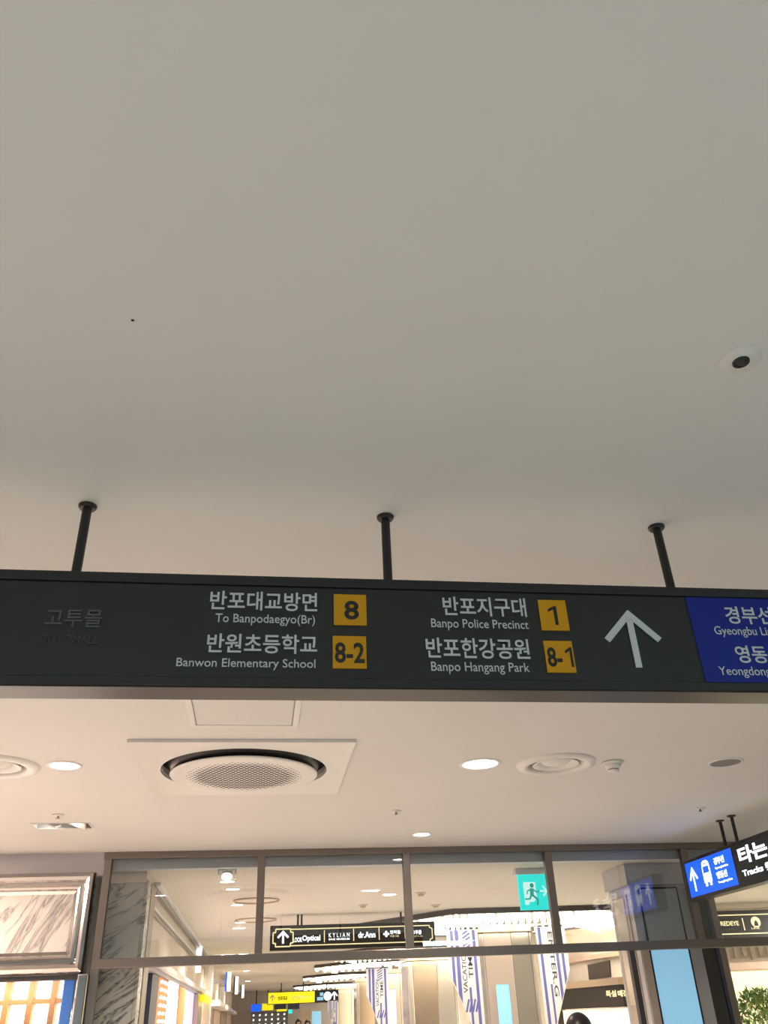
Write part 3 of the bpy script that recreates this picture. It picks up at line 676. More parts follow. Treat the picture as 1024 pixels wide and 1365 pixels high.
# ------------------------------------------------------------------ exit sign
YX = 7.75
E = Plane((0, YX, 0), (1, 0, 0), (0, -1, 0))
a = E.px(690, 1167); b = E.px(734, 1212)
T = thing('exit_sign', ((a[0]+b[0])/2, YX, b[1]), 'lit turquoise exit sign with a white running figure and arrow', 'sign')
h0_, h1_ = E.px(686, 1157), E.px(737, 1165)
obj('housing', box(h0_[0], h1_[0], YX-.01, YX+.07, h1_[1], HB-.001, .004), M_bulk, T)
x0, x1, z0, z1 = a[0], b[0], b[1], h1_[1]-.0005
obj('lit_panel', box(x0, x1, YX, YX+.03, z0, z1, .002), M_exit, T)
wd, hh = x1-x0, z1-z0
def e(u, v): return (x0+wd*u, z0+hh*v)
door = obj('door_symbol', E.poly([e(.16, .14), e(.30, .14), e(.30, .22), e(.46, .22), e(.58, .32), e(.58, .78), e(.16, .78)], 0, .001), M_exitw, T)
bm = E.poly([e(.385, .66), e(.42, .62), e(.49, .62), e(.52, .66), e(.52, .72), e(.48, .75), e(.42, .75), e(.385, .72)], .001, .002)
for p, q, w in (((.44, .6), (.42, .40), .13), ((.43, .42), (.62, .27), .065), ((.61, .28), (.58, .12), .055), ((.41, .42), (.33, .30), .065), ((.33, .30), (.17, .30), .05), ((.47, .57), (.62, .48), .045), ((.62, .48), (.70, .54), .04), ((.40, .57), (.28, .53), .045), ((.28, .53), (.25, .43), .04)):
    E.line(e(*p), e(*q), w*wd, .001, .002+.00001*len(bm.verts), bm)
obj('running_figure', bm, M_exitg, T)
bm = E.line(e(.70, .52), e(.95, .52), .05*wd, 0, .001); E.line(e(.82, .66), e(.96, .515), .05*wd, 0, .0012, bm); E.line(e(.82, .38), e(.96, .525), .05*wd, 0, .0014, bm)
obj('arrow', bm, M_exitw, T)

# ------------------------------------------------------------------ black directory sign in the corridor
def dir_sign(Y, a, b, label, name='directory_sign'):
    D = Plane((0, Y, 0), (1, 0, 0), (0, -1, 0))
    T = thing(name, ((a[0]+b[0])/2, Y, b[1]), label, 'sign')
    obj('case', box(a[0], b[0], Y+.002, Y+.12, b[1], a[1], .004), M_dirface, T)
    return D, T
YD = 11.0
D = Plane((0, YD, 0), (1, 0, 0), (0, -1, 0))
zt_ = (D.px(362, 1235)[1]+D.px(578, 1227)[1])/2; zb_ = (D.px(360, 1269.5)[1]+D.px(581, 1258)[1])/2
X0, X1 = D.px(360, 1252)[0], D.px(580, 1243)[0]
D, T = dir_sign(YD, (X0, zt_), (X1, zb_), 'long dark brown directory sign with gold outline and shop names, behind the glass')
hD = zt_-zb_; g = .055
zl, zh = zb_+hD*.17, zt_-hD*.17; n = .03; bx1_ = X0+.27
out = [(bx1_-n, zl), (X1-.035-n, zl), (X1-.035-n, zl+n*.8), (X1-.035, zl+n*.8+.008), (X1-.035, zh-n*.8-.008), (X1-.035-n, zh-n*.8), (X1-.035-n, zh), (bx1_-n, zh)]
bm = bmesh.new(); lnw = .011
for k, (p, q) in enumerate(zip(out, out[1:])): D.line(p, q, lnw, -.001, .004+.0002*k, bm)
bx0, bx1 = X0+.035, X0+.27
oc = [(bx0+n, zl-.006), (bx1-n, zl-.006), (bx1-n, zl+n), (bx1, zl+n), (bx1, zh-n), (bx1-n, zh-n), (bx1-n, zh+.006), (bx0+n, zh+.006), (bx0+n, zh-n), (bx0, zh-n), (bx0, zl+n), (bx0+n, zl+n)]
for k, (p, q) in enumerate(zip(oc, oc[1:]+oc[:1])): D.line(p, q, lnw*1.2, -.001, .006+.0002*k, bm)
obj('gold_outline', bm, M_goldline, T)
xm = (bx0+bx1)/2; bm = D.line((xm, zh-.03), (xm, zl+.025), .022, -.001, .004); D.line((xm+.007, zh-.018), (xm-.062, zh-.085), .022, -.001, .0043, bm); D.line((xm-.007, zh-.018), (xm+.062, zh-.085), .022, -.001, .0046, bm)
obj('arrow', bm, M_litw, T)
def dt(body, x0, x1, yt, yb, m=M_litw, **k): ptext(D, body, x0, yt, x1, yb, m, T, h=.004, **k)
dt('LOOK', 391, 403, 1249.5, 1256, bold=.02); dt('Optical', 403, 427, 1246.5, 1256, bold=.03)
dt('KYLIAN', 438.5, 466, 1243.5, 1249, bold=0, space=1.7); dt('BAG MUSEUM', 438.5, 466, 1250.5, 1253, bold=.02, space=1.1)
dt('dr.Ann', 477.5, 500.5, 1242, 1250, bold=.03)
dt('+', 511, 519, 1241, 1249, bold=.05); dt('한마음', 520, 534, 1240, 1245, bold=.02); dt('약국', 520, 532, 1246.5, 1249.5, M_goldline)
dt('고투몰', 549, 562, 1240, 1245.5, bold=.02); dt('안내', 549, 563, 1247, 1249, M_goldline)
for x, y in ((432.5, 1248), (471.5, 1246), (505.5, 1244.5), (540, 1243)):
    s, z = D.px(x, y); o = obj('divider', D.rect(s-.005, s+.005, z-.065, z+.065, -.001, .004), M_goldline, T)
for x in (397.5, 402.5, 536):
    s = D.px(x, 1232)[0]; obj('hanging_rod', cyl((s, YD+.06, zt_), (s, YD+.06, HB-.001), .012, seg=12), M_black, T)

# right-hand directory sign
YR = 11.0
D = Plane((0, YR, 0), (1, 0, 0), (0, -1, 0))
zt2, zb2 = .99, .672
D, T = dir_sign(YR, (5.70, zt2), (8.3, zb2), 'black directory sign with two gold lines at the right edge behind the glass')
bm = D.rect(5.72, 8.28, zt2-.058, zt2-.046, -.001, .004); D.rect(5.72, 8.28, zb2+.046, zb2+.058, -.001, .004, bm); obj('gold_outline', bm, M_goldline, T)
z = (zt2+zb2)/2
dt('REDEYE', 960.5, 985, 1228, 1234, M_goldline, bold=.02)
s, _ = D.px(991, 1231); obj('divider', D.rect(s-.006, s+.006, z-.07, z+.07, -.001, .004), M_goldline, T)
s, zz = D.px(1007.5, 1229); 
bm = bmesh.new(); D.poly([(s+.065*math.cos(t*math.pi/10), zz+.062*math.sin(t*math.pi/10)) for t in range(20)], -.001, .004, bm); o = obj('round_emblem', bm, M_goldline, T)
obj('emblem_hole', D.poly([(s-.03, zz-.045), (s+.03, zz-.045), (s+.022, zz), (s, zz+.022), (s-.022, zz)], .004, .005), M_dirface, o)
dt('LINE', 1002, 1013, 1236, 1238.5, M_goldline)

# ------------------------------------------------------------------ canopies with crystals over the columns
can_lab = ['nearest octagonal ceiling canopy of glittering lit crystals, right of the directory sign', 'second octagonal canopy of lit crystals, seen just under the directory sign', 'third octagonal canopy of lit crystals along the corridor', 'fourth octagonal canopy of lit crystals along the corridor', 'farthest octagonal canopy of lit crystals behind the yellow sign']
near = [10.85, 16.5, 20.5, 26.0, 33.3]
def octo(cx, y0, wx, wy, ch, ins):
    x0, x1, ya, yb = cx-wx+ins, cx+wx-ins, y0+ins, y0+wy-ins; c = ch-ins*.58
    return [(x0+c*.66, ya), (x1-c*.66, ya), (x1, ya+c), (x1, yb-c), (x1-c*.66, yb), (x0+c*.66, yb), (x0, yb-c), (x0, ya+c)]
def oct_band(bm, pts_o, pts_i, z0, z1):
    n = 8; A_ = [[bm.verts.new((x, y, z)) for x, y in p] for p, z in ((pts_o, z1), (pts_o, z0), (pts_i, z0), (pts_i, z1))]
    for a, b in zip(A_, A_[1:]+A_[:1]):
        for i in range(n): bm.faces.new((a[i], a[(i+1) % n], b[(i+1) % n], b[i]))
CX = 3.33
for k, yn in enumerate(near):
    T = thing('crystal_canopy', (CX, yn+2.0, HB-.2), can_lab[k], 'canopy light')
    wx, wy, ch = 1.98, 3.4, 1.5
    bm = bmesh.new(); oct_band(bm, octo(CX, yn, wx, wy, ch, 0), octo(CX, yn, wx, wy, ch, .06), HB-.062, HB-.001); obj('rim', bm, M_fdark, T)
    bm = bmesh.new(); oct_band(bm, octo(CX, yn, wx, wy, ch, .062), octo(CX, yn, wx, wy, ch, .62), HB-.035, HB-.002); obj('lit_band', bm, M_canlit, T)
    bm = bmesh.new(); bm2 = bmesh.new(); rows = 5 if k < 2 else 3; step = .09 if k == 0 else (.14 if k == 1 else .22)
    for rrow in range(rows):
        pts = octo(CX, yn, wx, wy, ch, .07+rrow*.11*(5/rows)); drop = .075+.019*rrow*(5/rows)
        for i in range(8):
            if i in (3, 4, 5) : continue
            p, q = Vector(pts[i]), Vector(pts[(i+1) % 8]); nn = max(1, int((q-p).length/step))
            for j in range(nn):
                c = p.lerp(q, (j+.5)/nn); dd = drop+random.uniform(-.012, .012)
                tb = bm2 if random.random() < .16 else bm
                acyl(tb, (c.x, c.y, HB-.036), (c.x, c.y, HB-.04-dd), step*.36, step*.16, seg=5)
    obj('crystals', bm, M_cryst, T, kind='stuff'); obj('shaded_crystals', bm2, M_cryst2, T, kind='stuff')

# steel columns
col_lab = ['nearest polished steel column between the two striped pennants', 'second golden steel column, left of the first pennant', 'third steel column with a lilac sheen', 'fourth brownish steel column', 'farthest steel column beside the yellow sign']
colY = [12.0, 18.0, 23.0, 28.0, 35.0]
colX = [(2.86, 3.76), (2.90, 3.85), (2.95, 3.85), (2.95, 3.85), (2.95, 3.85)]
colX[0] = (onY(641, 1300, 12).x, onY(716, 1300, 12).x)
for k in range(5):
    Y = colY[k]; x0, x1 = colX[k]; w = x1-x0; m = (M_steel, M_gold, M_steel, M_gold, M_steel)[k]
    T = thing('steel_column', ((x0+x1)/2, Y+.4, -EZ), col_lab[k], 'column')
    obj('core', box(x0+.05, x1-.05, Y+.05, Y+.85, -EZ, HB-.001), M_frame, T)
    obj('corner_strip', box(x0, x0+w*.10, Y, Y+.16, -EZ+.001, HB-.19, .012), M_steel, T)
    obj('corner_strip', box(x1-w*.06, x1, Y, Y+.16, -EZ+.001, HB-.19, .012), M_steel, T)
    a = x0+w*.105; c = x0+w*.60
    obj('cladding_panel', box(a, c, Y+.012, Y+.05, -EZ+.001, HB-.19, .006), M_pinksteel if k == 0 else m, T)
    obj('cladding_panel', box(c+.006, x1-w*.065, Y+.012, Y+.05, -EZ+.001, HB-.19, .006), M_steel, T)
    obj('side_cladding', box(x0, x0+.049, Y+.165, Y+.85, -EZ+.001, HB-.19, .006), m, T)
    obj('side_cladding', box(x1-.049, x1, Y+.165, Y+.85, -EZ+.001, HB-.19, .006), m, T)
    obj('capital', box(x0-.03, x1+.03, Y-.03, Y+.88, HB-.19, HB-.09, .008), M_gold, T)
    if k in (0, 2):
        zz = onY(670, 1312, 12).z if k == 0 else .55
        obj('glow_strip', box(a+(c-a)*.30, a+(c-a)*.75, Y+.006, Y+.0125, -EZ+.3, zz, .02), M_screen if k == 0 else M_lilaclit, T)  # blue strip is the screen's reflection, painted as a glow on the steel

# striped pennants
def pennant(Y, tl, tr, bl_, br, kink, label, txt, rot, mirror=False):
    """outline in pixels on the plane y=Y: top-left, top-right, then down"""
    Pn = Plane((0, Y, 0), (1, 0, 0), (0, -1, 0)); a, b = Pn.px(*tl), Pn.px(*tr); xl, xr = a[0], b[0]; zT = (a[1]+b[1])/2
    zk = Pn.px(*kink)[1]; zB = zk-(xr-xl)*2.1
    T = thing('striped_pennant', ((xl+xr)/2, Y, zB), label, 'banner')
    W_ = xr-xl
    def cut(u):                 # bottom edge height at width fraction u (slanted towards the column)
        uu = u if not mirror else 1-u
        return zk-(zk-zB)*min(1, max(0, uu/.9))
    pts = [(xl, zT), (xl, cut(0)), (xl+W_*(.9 if not mirror else .1), zB), (xr, cut(1)), (xr, zT)] 
    obj('cloth', Pn.poly(pts, -.004, .0), M_banner, T)
    obj('top_rail', box(xl-.01, xr+.01, Y-.012, Y+.012, zT, zT+.02), M_black, T)
    bm = bmesh.new(); us = [(.11, .20), (.26, .37), (.82, .91)] if not mirror else [(.08, .17), (.60, .69), (.78, .87)]
    for u0, u1 in us:
        Pn.poly([(xl+W_*u0, zT-.01), (xl+W_*u1, zT-.01), (xl+W_*u1, cut(u1)+.02), (xl+W_*u0, cut(u0)+.02)], 0, .0015, bm)
    # broken diagonal stripes above and below the words
    zw0 = zT-(zT-zk)*.30
    if not mirror:
        for j in range(5): 
            zc = zT-.03-j*.045; Pn.line((xl+W_*.50, zc-.03), (xl+W_*.74, zc+.03), .020, 0, .0015+j*1e-5, bm)
        zl_ = zk-.34
        for j in range(4):
            Pn.line((xl+W_*(.46+.10*j), zl_-.09), (xl+W_*(.56+.10*j), zl_+.05), .024, 0, .0016+j*1e-5, bm)
    for u0, u1 in (((.60, .67), ) if not mirror else ((.30, .36), )):
        Pn.poly([(xl+W_*u0, zk-.16), (xl+W_*u1, zk-.16), (xl+W_*u1, max(cut(u1)+.03, zk-.62)), (xl+W_*u0, max(cut(u0)+.03, zk-.62))], 0, .0017, bm)
    obj('stripes', bm, M_stripe, T)
    if not mirror:
        text(Pn, 'VACATION', (xl+W_*.42, xl+W_*.56, zk-.22, zT-.22), M_btext, T, h=.002, bold=.01, rot='up')
        text(Pn, 'TIME', (xl+W_*.62, xl+W_*.76, zk-.06, zT-.24), M_btext, T, h=.002, bold=.01, rot='up')
    else:
        text(Pn, 'ENTER.G', (xl+W_*.40, xl+W_*.55, zk-.30, zT-.06), M_btext, T, h=.002, bold=.01, rot='down')
    return T
pennant(11.88, (595, 1240), (636, 1238), None, None, (596, 1298), 'large blue and white striped pennant reading VACATION TIME, left of the nearest steel column', '', 'up')
pennant(11.88, (713, 1236), (752, 1234), None, None, (757, 1292), 'blue and white striped pennant right of the nearest steel column', '', 'down', mirror=True)
pennant(20.2, (488, 1291), (517, 1290), None, None, (489, 1326), 'small striped pennant in front of the third steel column', '', 'up')
pennant(30.0, (437, 1334), (450, 1334), None, None, (438, 1348), 'farthest tiny striped pennant under the yellow sign', '', 'up')

# ------------------------------------------------------------------ grey column with a lit screen, right
T = thing('grey_screen_column', (3.6, 7.85, -EZ), 'grey square column with a glowing blue screen, behind the glass on the right', 'column')
gx0, gx1, gy0, gy1 = 3.24, 3.80, 7.60, 8.12
obj('cap', box(gx0-.03, gx1+.02, gy0-.03, gy1, HB-.175, HB-.001, .004), M_greycol, T)
obj('body', box(gx0, gx1, gy0+.012, gy1-.02, -EZ, HB-.176, .003), M_greycol, T)
obj('side_panel', box(gx0-.008, gx0, gy0+.10, gy1-.08, -EZ+.02, HB-.24, .002), M_beigecol, T)
obj('side_mirror', box(gx0-.012, gx0-.008, gy0+.16, gy1-.13, .0, HB-.26, .001), M_steel, T)
fr = bmesh.new(); sx0, sx1 = gx0+.09, gx1-.13; zt3 = HB-.21
for a in ((sx0-.012, sx0, -EZ+.05, zt3), (sx1, sx1+.012, -EZ+.05, zt3)): abox(fr, a[0], a[1], gy0-.002, gy0+.013, a[2], a[3])
abox(fr, sx0-.012, sx1+.012, gy0-.002, gy0+.013, zt3, zt3+.012)
obj('screen_frame', fr, M_black, T)
zs_ = onY(870, 1262, gy0).z
obj('glass_panel', box(sx0, sx1, gy0+.002, gy0+.012, zs_+.001, zt3-.001), M_grey_glass, T)
obj('lit_screen', box(sx0, sx1, gy0+.002, gy0+.012, -EZ+.05, zs_), M_screen, T)
obj('steel_edge', box(sx1+.013, gx1-.01, gy0-.001, gy0+.012, -EZ+.01, zt3, .002), M_grey, T)
obj('lit_edge', box(gx0+.006, sx0-.013, gy0-.001, gy0+.012, -EZ+.01, zs_, .002), M_beigecol, T)

T = thing('dark_glass_column', (4.6, 9.0, -EZ), 'tall dark glass column with navy steel edges, right of the blue screen', 'column')
kx0, kx1 = 4.05, 4.50; ky = 8.62
obj('glass_face', box(kx0, kx1-.06, ky, ky+.5, -EZ, HB-.02, .004), M_darkglass, T)
obj('steel_edge', box(kx1-.058, kx1-.02, ky-.012, ky+.5, -EZ, HB-.02, .006), M_navy, T)
obj('steel_edge', box(kx1-.018, kx1+.05, ky-.004, ky+.5, -EZ, HB-.02, .006), M_frame, T)
obj('capital', box(kx0-.02, kx1+.06, ky-.02, ky+.52, HB-.019, HB-.001), M_fdark, T)

# ------------------------------------------------------------------ right side: carved fascia, glowing wall, plant
T = thing('carved_fascia', (7, 11.5, .3), 'cream carved fascia band under the black directory sign at the right edge', 'fascia')
obj('band', box(5.35, XR-.01, 11.6, 11.75, .44, .66), M_cream, T)
obj('lower_moulding', box(5.33, XR-.01, 11.50, 11.78, .33, .435, .02), M_tan, T)
bm = bmesh.new()
for i in range(30):
    x = 5.42+i*.115; abox(bm, x, x+.05, 11.575, 11.602, .46+.02*(i % 3), .63-.015*(i % 2), .008)
obj('carving', bm, M_cream, T, kind='stuff')
T = thing('carved_fascia_soffit', (7, 12, .3), 'pale cream soffit behind the black directory sign on the right', 'soffit')
obj('board', box(5.35, XR-.01, 11.8, 12.6, .66, HB-.002), M_ceil2, T)
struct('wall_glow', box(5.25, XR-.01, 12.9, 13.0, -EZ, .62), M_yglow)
def plant(cx, cy, z0, z1, label):
    T = thing('planted_shrub', (cx, cy, -EZ), label, 'plant')
    obj('planter', lathe(cx, cy, [(0, -EZ), (.32, -EZ), (.38, -EZ+.5), (.35, -EZ+.5), (.34, -EZ+.45), (0, -EZ+.45)], 28), M_pot, T, smooth=True)
    bm = bmesh.new()
    for i in range(9):
        a = random.uniform(0, 6.28); r = random.uniform(.1, .5); acyl(bm, (cx, cy, -EZ+.45), (cx+r*math.cos(a), cy+r*.6*math.sin(a), random.uniform(z0, z1)-.1), .016, .006, 6)
    obj('stems', bm, M_brown, T)
    for m, cnt, nm, zz in ((M_leaf, 2600, 'leaves', 0), (M_leafy, 1300, 'pale_leaves', -.08)):
        bm = bmesh.new()
        for i in range(cnt):
            a = random.uniform(0, 6.28); q = random.random()**.5; h = random.uniform(-EZ+.6, 1); 
            t = random.random(); zc = -EZ+.6+(z1+EZ-.6+zz)*t; rad = .72*math.sin(math.pi*min(.93, .18+.75*t))*q
            c = Vector((cx+rad*math.cos(a)*1.15, cy+rad*math.sin(a)*.8, zc+random.uniform(-.05, .03)))
            d = Vector((random.uniform(-1, 1), random.uniform(-1, 1), random.uniform(.1, 1.1))).normalized()*random.uniform(.05, .11)
            s = d.cross(Vector((random.uniform(-1, 1), random.uniform(-1, 1), .2))).normalized()*.011
            v = [bm.verts.new(c), bm.verts.new(c+d*.5+s), bm.verts.new(c+d), bm.verts.new(c+d*.5-s)]; bm.faces.new(v)
        obj(nm, bm, m, T, kind='stuff')
pc = onY(1018, 1340, 10.9)
plant(pc.x, 10.9, -.3, onY(1010, 1322, 10.9).z, 'leafy green shrub against the glowing yellow wall, bottom right corner')

# right-hand shop with black sign
o1 = onY(748, 1330, 15.0); o2 = onY(836, 1330, 12.8)
F = Plane((o1.x, o1.y, 0), (o2.x-o1.x, o2.y-o1.y, 0), (-(o1.y-o2.y), -(o2.x-o1.x), 0)); 
if F.n.dot(-F.O) < 0: F.n = -F.n
Ls = (o2-o1).xy.length
T = thing('corner_shop', ((o1.x+o2.x)/2, (o1.y+o2.y)/2, -EZ), 'cream shop front with a black name board, behind the dark post on the right', 'shop front')
zz0, zz1 = F.px(790, 1344)[1], F.px(790, 1316)[1]
obj('name_board', F.rect(0, Ls, zz0, zz1, .0, .06), M_dirface, T)
bm = F.rect(.02, Ls-.02, zz0-.012, zz0-.004, 0, .07); obj('gold_line', bm, M_steel, T)
FF = Plane(F.O+F.n*.06, F.u, F.n)
ptext(FF, '특설', 808, 1320, 822, 1329, M_goldline, T, h=.004, bold=.02); ptext(FF, '매장', 824, 1319.5, 838, 1328.5, M_goldline, T, h=.004, bold=.02)
obj('lit_wall', F.rect(0, Ls, -EZ+.003, zz0-.013, -.05, .0), M_glow, T)
obj('cornice', F.rect(-.05, Ls+.05, zz1+.002, zz1+.09, -.05, .12), M_gold, T)
obj('frieze', F.rect(0, Ls, zz1+.091, F.px(790, 1280)[1], -.04, .02), M_cream, T)
obj('upper_moulding', F.rect(-.05, Ls+.05, F.px(790, 1280)[1]+.001, F.px(790, 1276)[1]+.02, -.05, .10), M_tan, T)
obj('upper_wall', F.rect(0, Ls, F.px(790, 1276)[1]+.021, HB-.26, -.04, .0), M_ceil2, T)
bm = F.ppoly([(786, 1286), (815, 1280), (817, 1302), (788, 1306)], .021, .035); obj('small_plaque', bm, M_bronze, T)
obj('door_post', F.rect(-.06, -.005, -EZ+.003, zz1, -.05, .08), M_bronze, T)
struct('wall_far_right', box(4.6, 5.3, 15.2, 15.3, -EZ, HB), M_cream)

# ------------------------------------------------------------------ far signs
YY = 32.0
G = Plane((0, YY, 0), (1, 0, 0), (0, -1, 0))
a, b = G.px(357, 1324.5), G.px(419.5, 1336); c = G.px(451.5, 1330)
T = thing('yellow_exit_sign', ((a[0]+b[0])/2, YY, b[1]), 'long yellow and black lit hanging sign far down the corridor', 'sign')
zT, zB = a[1]+.02, b[1]-.0
obj('case', box(a[0], c[0], YY+.002, YY+.14, zB-.02, zT+.02), M_black, T)
obj('yellow_panel', G.rect(a[0]+.02, b[0], zB, zT, -.001, .004), M_yellit, T)
G4 = Plane((0, YY-.004, 0), (1, 0, 0), (0, -1, 0)); w = b[0]-a[0]; h = zT-zB
text(G4, '반포대교', (a[0]+w*.22, a[0]+w*.42, zB+h*.3, zB+h*.65), M_num, T, h=.004, bold=.03)
text(G4, '신반포역  3', (a[0]+w*.50, a[0]+w*.92, zB+h*.3, zB+h*.65), M_gold, T, h=.004)
xm = a[0]+w*.1; bm = G4.line((xm, zB+h*.2), (xm, zB+h*.75), .03, 0, .004); G4.line((xm, zB+h*.78), (xm-.08, zB+h*.5), .03, 0, .0043, bm); G4.line((xm, zB+h*.78), (xm+.08, zB+h*.5), .03, 0, .0046, bm); obj('arrow', bm, M_gold, T)
w2 = c[0]-b[0]
bm = G.rect(b[0]+w2*.1, b[0]+w2*.36, zB+h*.15, zB+h*.45, -.001, .004); G.rect(b[0]+w2*.22, b[0]+w2*.36, zB+h*.55, zB+h*.85, -.001, .004, bm); obj('pictogram', bm, M_screen, T)
s = b[0]+w2*.54; bm = G.poly([(s+.13*math.cos(t*math.pi/8), zB+h*.5+.13*math.sin(t*math.pi/8)) for t in range(16)], -.001, .004); obj('round_symbol', bm, M_litw, T)
xm = b[0]+w2*.82; bm = G.line((xm, zB+h*.15), (xm, zB+h*.8), .04, -.001, .004); G.line((xm, zB+h*.85), (xm-.1, zB+h*.5), .04, -.001, .0043, bm); G.line((xm, zB+h*.85), (xm+.1, zB+h*.5), .04, -.001, .0046, bm); obj('arrow', bm, M_litw, T)
for x in (375, 404.5, 436): s = G.px(x, 1322)[0]; obj('hanging_rod', cyl((s, YY+.07, zT+.02), (s, YY+.07, HB-.001), .02, seg=8), M_black, T)
YZ = 38.5
G = Plane((0, YZ, 0), (1, 0, 0), (0, -1, 0))
for (x0, y0, x1, y1, m, lab) in ((335, 1339, 348, 1348, M_litblue, 'blue lit board at the far left end of the corridor'), (349.5, 1338, 364, 1346.5, M_yellit, 'yellow lit board at the far end of the corridor'),
                                 (366, 1338, 381, 1345, M_navy, 'dark board with a yellow strip below, far end of the corridor'), (369, 1345.6, 382, 1347.8, M_yellit, ''),
                                 (384, 1336, 399, 1345, M_navy, 'dark board with a teal foot at the far end'), (384.5, 1346, 389.5, 1351, M_exit, 'tiny teal lit box at the far end')):
    if y0 > 1345: obj('lit_strip', G.prect(x0, y0, x1, y1, .02, .10), m, T); continue
    pa, pb = G.px(x0, y0), G.px(x1, y1); T = thing('far_board', ((pa[0]+pb[0])/2, YZ-.06, pb[1]), lab, 'sign')
    obj('board', G.prect(x0, y0, x1, y1, 0, .12), m, T)
    obj('hanging_rod', cyl(((pa[0]+pb[0])/2, YZ-.06, pa[1]), ((pa[0]+pb[0])/2, YZ-.06, HB-.001), .02, seg=8), M_black, T)
Gs = Plane((0, YZ+.3, 0), (1, 0, 0), (0, -1, 0))
a, b = Gs.px(335, 1349), Gs.px(384, 1349)
T = thing('lamp_shopfront', ((a[0]+b[0])/2, YZ+.35, -EZ), 'dark grey far shopfront dotted with small hanging lamps', 'shopfront')
obj('front', Gs.rect(a[0], b[0], -EZ+.003, a[1], -.05, 0), mat('dark_grey_front', (.13, .115, .10), .6), T)
bm = bmesh.new()
for i in range(6):
    for j in range(6): bmesh.ops.create_icosphere(bm, subdivisions=1, radius=.035, matrix=Matrix.Translation(Gs.w(a[0]+(b[0]-a[0])*(i+.4)/6, a[1]-.12-j*.16, .06)))
obj('lamps', bm, M_litpane, T, kind='stuff')
tag(obj('far_display', Gs.rect(Gs.px(416, 1350)[0], Gs.px(428, 1350)[0], -EZ+.003, Gs.px(420, 1348)[1], 0, .1), M_screen), 'pale blue lit display under the yellow sign at the far end', 'display')
tag(obj('far_partition', Gs.rect(Gs.px(400, 1350)[0], Gs.px(414, 1350)[0], -EZ+.003, Gs.px(405, 1346)[1], 0, .08), M_tan), 'tan panel at the far end between the boards', 'panel')

# ------------------------------------------------------------------ people
def skin_mesh(chains, sub=1):
    """chains: lists of (x,y,z,r); one connected tree via shared coordinates"""
    verts = []; idx = {}; edges = []; rad = []
    for ch in chains:
        prev = None
        for x, y, z, r in ch:
            key = (round(x, 4), round(y, 4), round(z, 4))
            if key not in idx: idx[key] = len(verts); verts.append((x, y, z)); rad.append(r)
            i = idx[key]
            if prev is not None and prev != i: edges.append((prev, i))
            prev = i
    me = bpy.data.meshes.new('sk'); me.from_pydata(verts, edges, []); o = bpy.data.objects.new('sk', me); COL.objects.link(o)
    o.modifiers.new('skin', 'SKIN'); me.skin_vertices[0].data[0].use_root = True
    for i, r in enumerate(rad):
        rr = r if isinstance(r, tuple) else (r, r); me.skin_vertices[0].data[i].radius = rr
    sb = o.modifiers.new('sub', 'SUBSURF'); sb.levels = sub; sb.render_levels = sub
    bpy.context.view_layer.update()
    m2 = bpy.data.meshes.new_from_object(o.evaluated_get(bpy.context.evaluated_depsgraph_get()))
    bm = bmesh.new(); bm.from_mesh(m2); bpy.data.objects.remove(o); bpy.data.meshes.remove(me); bpy.data.meshes.remove(m2)
    return bm
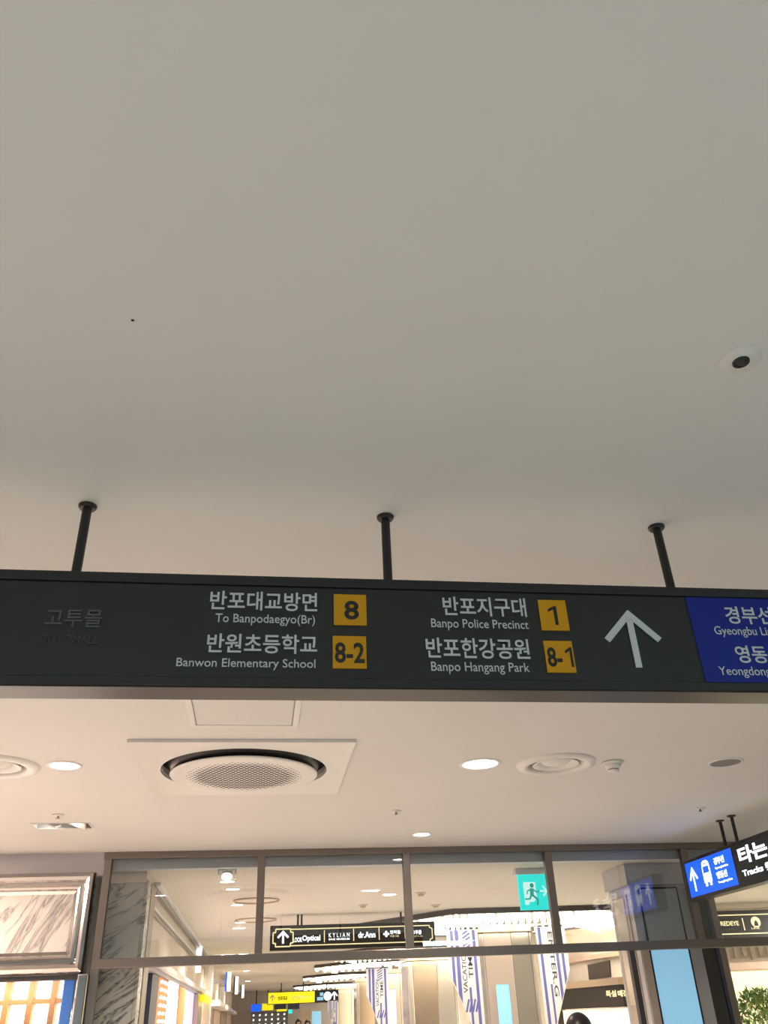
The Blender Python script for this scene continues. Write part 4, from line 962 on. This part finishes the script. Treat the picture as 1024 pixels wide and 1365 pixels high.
def person(x, y, height, rz, label, coat=M_cloth, trousers=M_cloth2, long_hair=True, group=None):
    k = height/1.7; T = thing('person', (x, y, -EZ), label, 'person', group)
    MT = Matrix.Translation((x, y, -EZ)) @ Matrix.Rotation(rz, 4, 'Z') @ Matrix.Scale(k, 4)
    def put(name, bm, m, sm=True, par=T):
        bmesh.ops.transform(bm, matrix=MT, verts=bm.verts); return obj(name, bm, m, par, smooth=sm)
    # figure faces -y in its own frame, z up from the soles
    spine = [(0, 0, .95, .12), (0, 0, 1.10, .11), (0, 0, 1.28, .125), (0, .005, 1.42, .07), (0, .0, 1.49, .047), (0, -.01, 1.56, (.066, .075)), (0, -.012, 1.63, (.07, .085)), (0, -.005, 1.67, .05)]
    ch = [spine]
    for s in (-1, 1):
        ch.append([(0, 0, .95, .12), (s*.09, 0, .90, .085), (s*.10, -.015, .50, .055), (s*.10, .01, .10, .036), (s*.105, -.05, .035, .034), (s*.11, -.14, .028, .026)])
        ch.append([(0, .005, 1.42, .07), (s*.17, .0, 1.38, .052), (s*.21, .01, 1.10, .038), (s*.215, -.06, .86, .026), (s*.212, -.09, .79, (.014, .034))])
        for f in range(4):
            fy = -.065-.018*f; ln = (.065, .078, .072, .055)[f]
            ch.append([(s*.212, -.09, .79, (.014, .034)), (s*.210, fy-.005, .745, .009), (s*.205, fy-.012, .745-ln*.5, .008), (s*.195, fy-.012, .745-ln, .007)])
        ch.append([(s*.212, -.09, .79, (.014, .034)), (s*.200, -.135, .765, .010), (s*.195, -.15, .735, .008)])
    ch.append([(0, -.012, 1.63, (.07, .085)), (0, -.10, 1.595, .010), (0, -.113, 1.583, .011)])
    put('body', skin_mesh(ch), M_skin)
    put('coat', skin_mesh([[(0, .0, .86, .155), (0, .0, 1.10, .145), (0, .0, 1.28, .15), (0, .005, 1.43, .085), (0, .0, 1.455, .06)]]+[[(0, .005, 1.43, .085), (s*.17, .0, 1.385, .068), (s*.212, .01, 1.10, .054), (s*.216, -.055, .885, .040)] for s in (-1, 1)]), coat)
    put('trousers', skin_mesh([[(0, 0, .95, .135), (s*.09, 0, .89, .105), (s*.10, -.013, .50, .075), (s*.10, .01, .09, .058)] for s in (-1, 1)]), trousers)
    for s in (-1, 1):
        b = bmesh.new(); bmesh.ops.create_uvsphere(b, u_segments=14, v_segments=8, radius=1, matrix=Matrix.Translation((s*.108, -.07, .035)) @ Matrix.Diagonal((.048, .135, .045, 1))); put('shoe', b, M_shoe)
    b = bmesh.new(); bmesh.ops.create_uvsphere(b, u_segments=24, v_segments=16, radius=1, matrix=Matrix.Translation((0, .008, 1.615)) @ Matrix.Diagonal((.094, .112, .115, 1)))
    for v in b.verts:
        if v.co.y < -.03 and v.co.z < 1.655: v.co.y = -.03+(v.co.y+.03)*.15
        if long_hair and v.co.z < 1.58 and v.co.y > -.035: v.co.z -= (1.58-v.co.z)*1.6
    put('hair', b, M_hair)
    for s in (-1, 1):
        b = bmesh.new(); bmesh.ops.create_uvsphere(b, u_segments=10, v_segments=8, radius=.010, matrix=Matrix.Translation((s*.030, -.088, 1.607))); put('eye', b, M_black)
        b = bmesh.new(); bmesh.ops.create_uvsphere(b, u_segments=10, v_segments=8, radius=1, matrix=Matrix.Translation((s*.082, .0, 1.595)) @ Matrix.Diagonal((.012, .02, .03, 1))); put('ear', b, M_skin)
    b = bmesh.new(); bmesh.ops.create_uvsphere(b, u_segments=12, v_segments=6, radius=1, matrix=Matrix.Translation((0, -.087, 1.552)) @ Matrix.Diagonal((.022, .01, .006, 1))); put('mouth', b, M_red)
    return T
pz = onY(769, 1348, 5.6)
person(pz.x, 5.6, (pz.z+EZ)/1.02, math.pi*.92, 'person with dark hair showing just a head top below the black shop name board')
for (x, y, Y, lab) in ((375, 1361, 29, 'farthest left tiny person with dark hair at the far end of the corridor'), (398, 1357.5, 26, 'tiny person with black hair below the middle of the yellow sign'), (410, 1358.5, 27, 'tiny person with black hair right of the middle of the yellow sign')):
    p = onY(x, y, Y); person(p.x, Y, (p.z+EZ)/1.02, 0, lab)
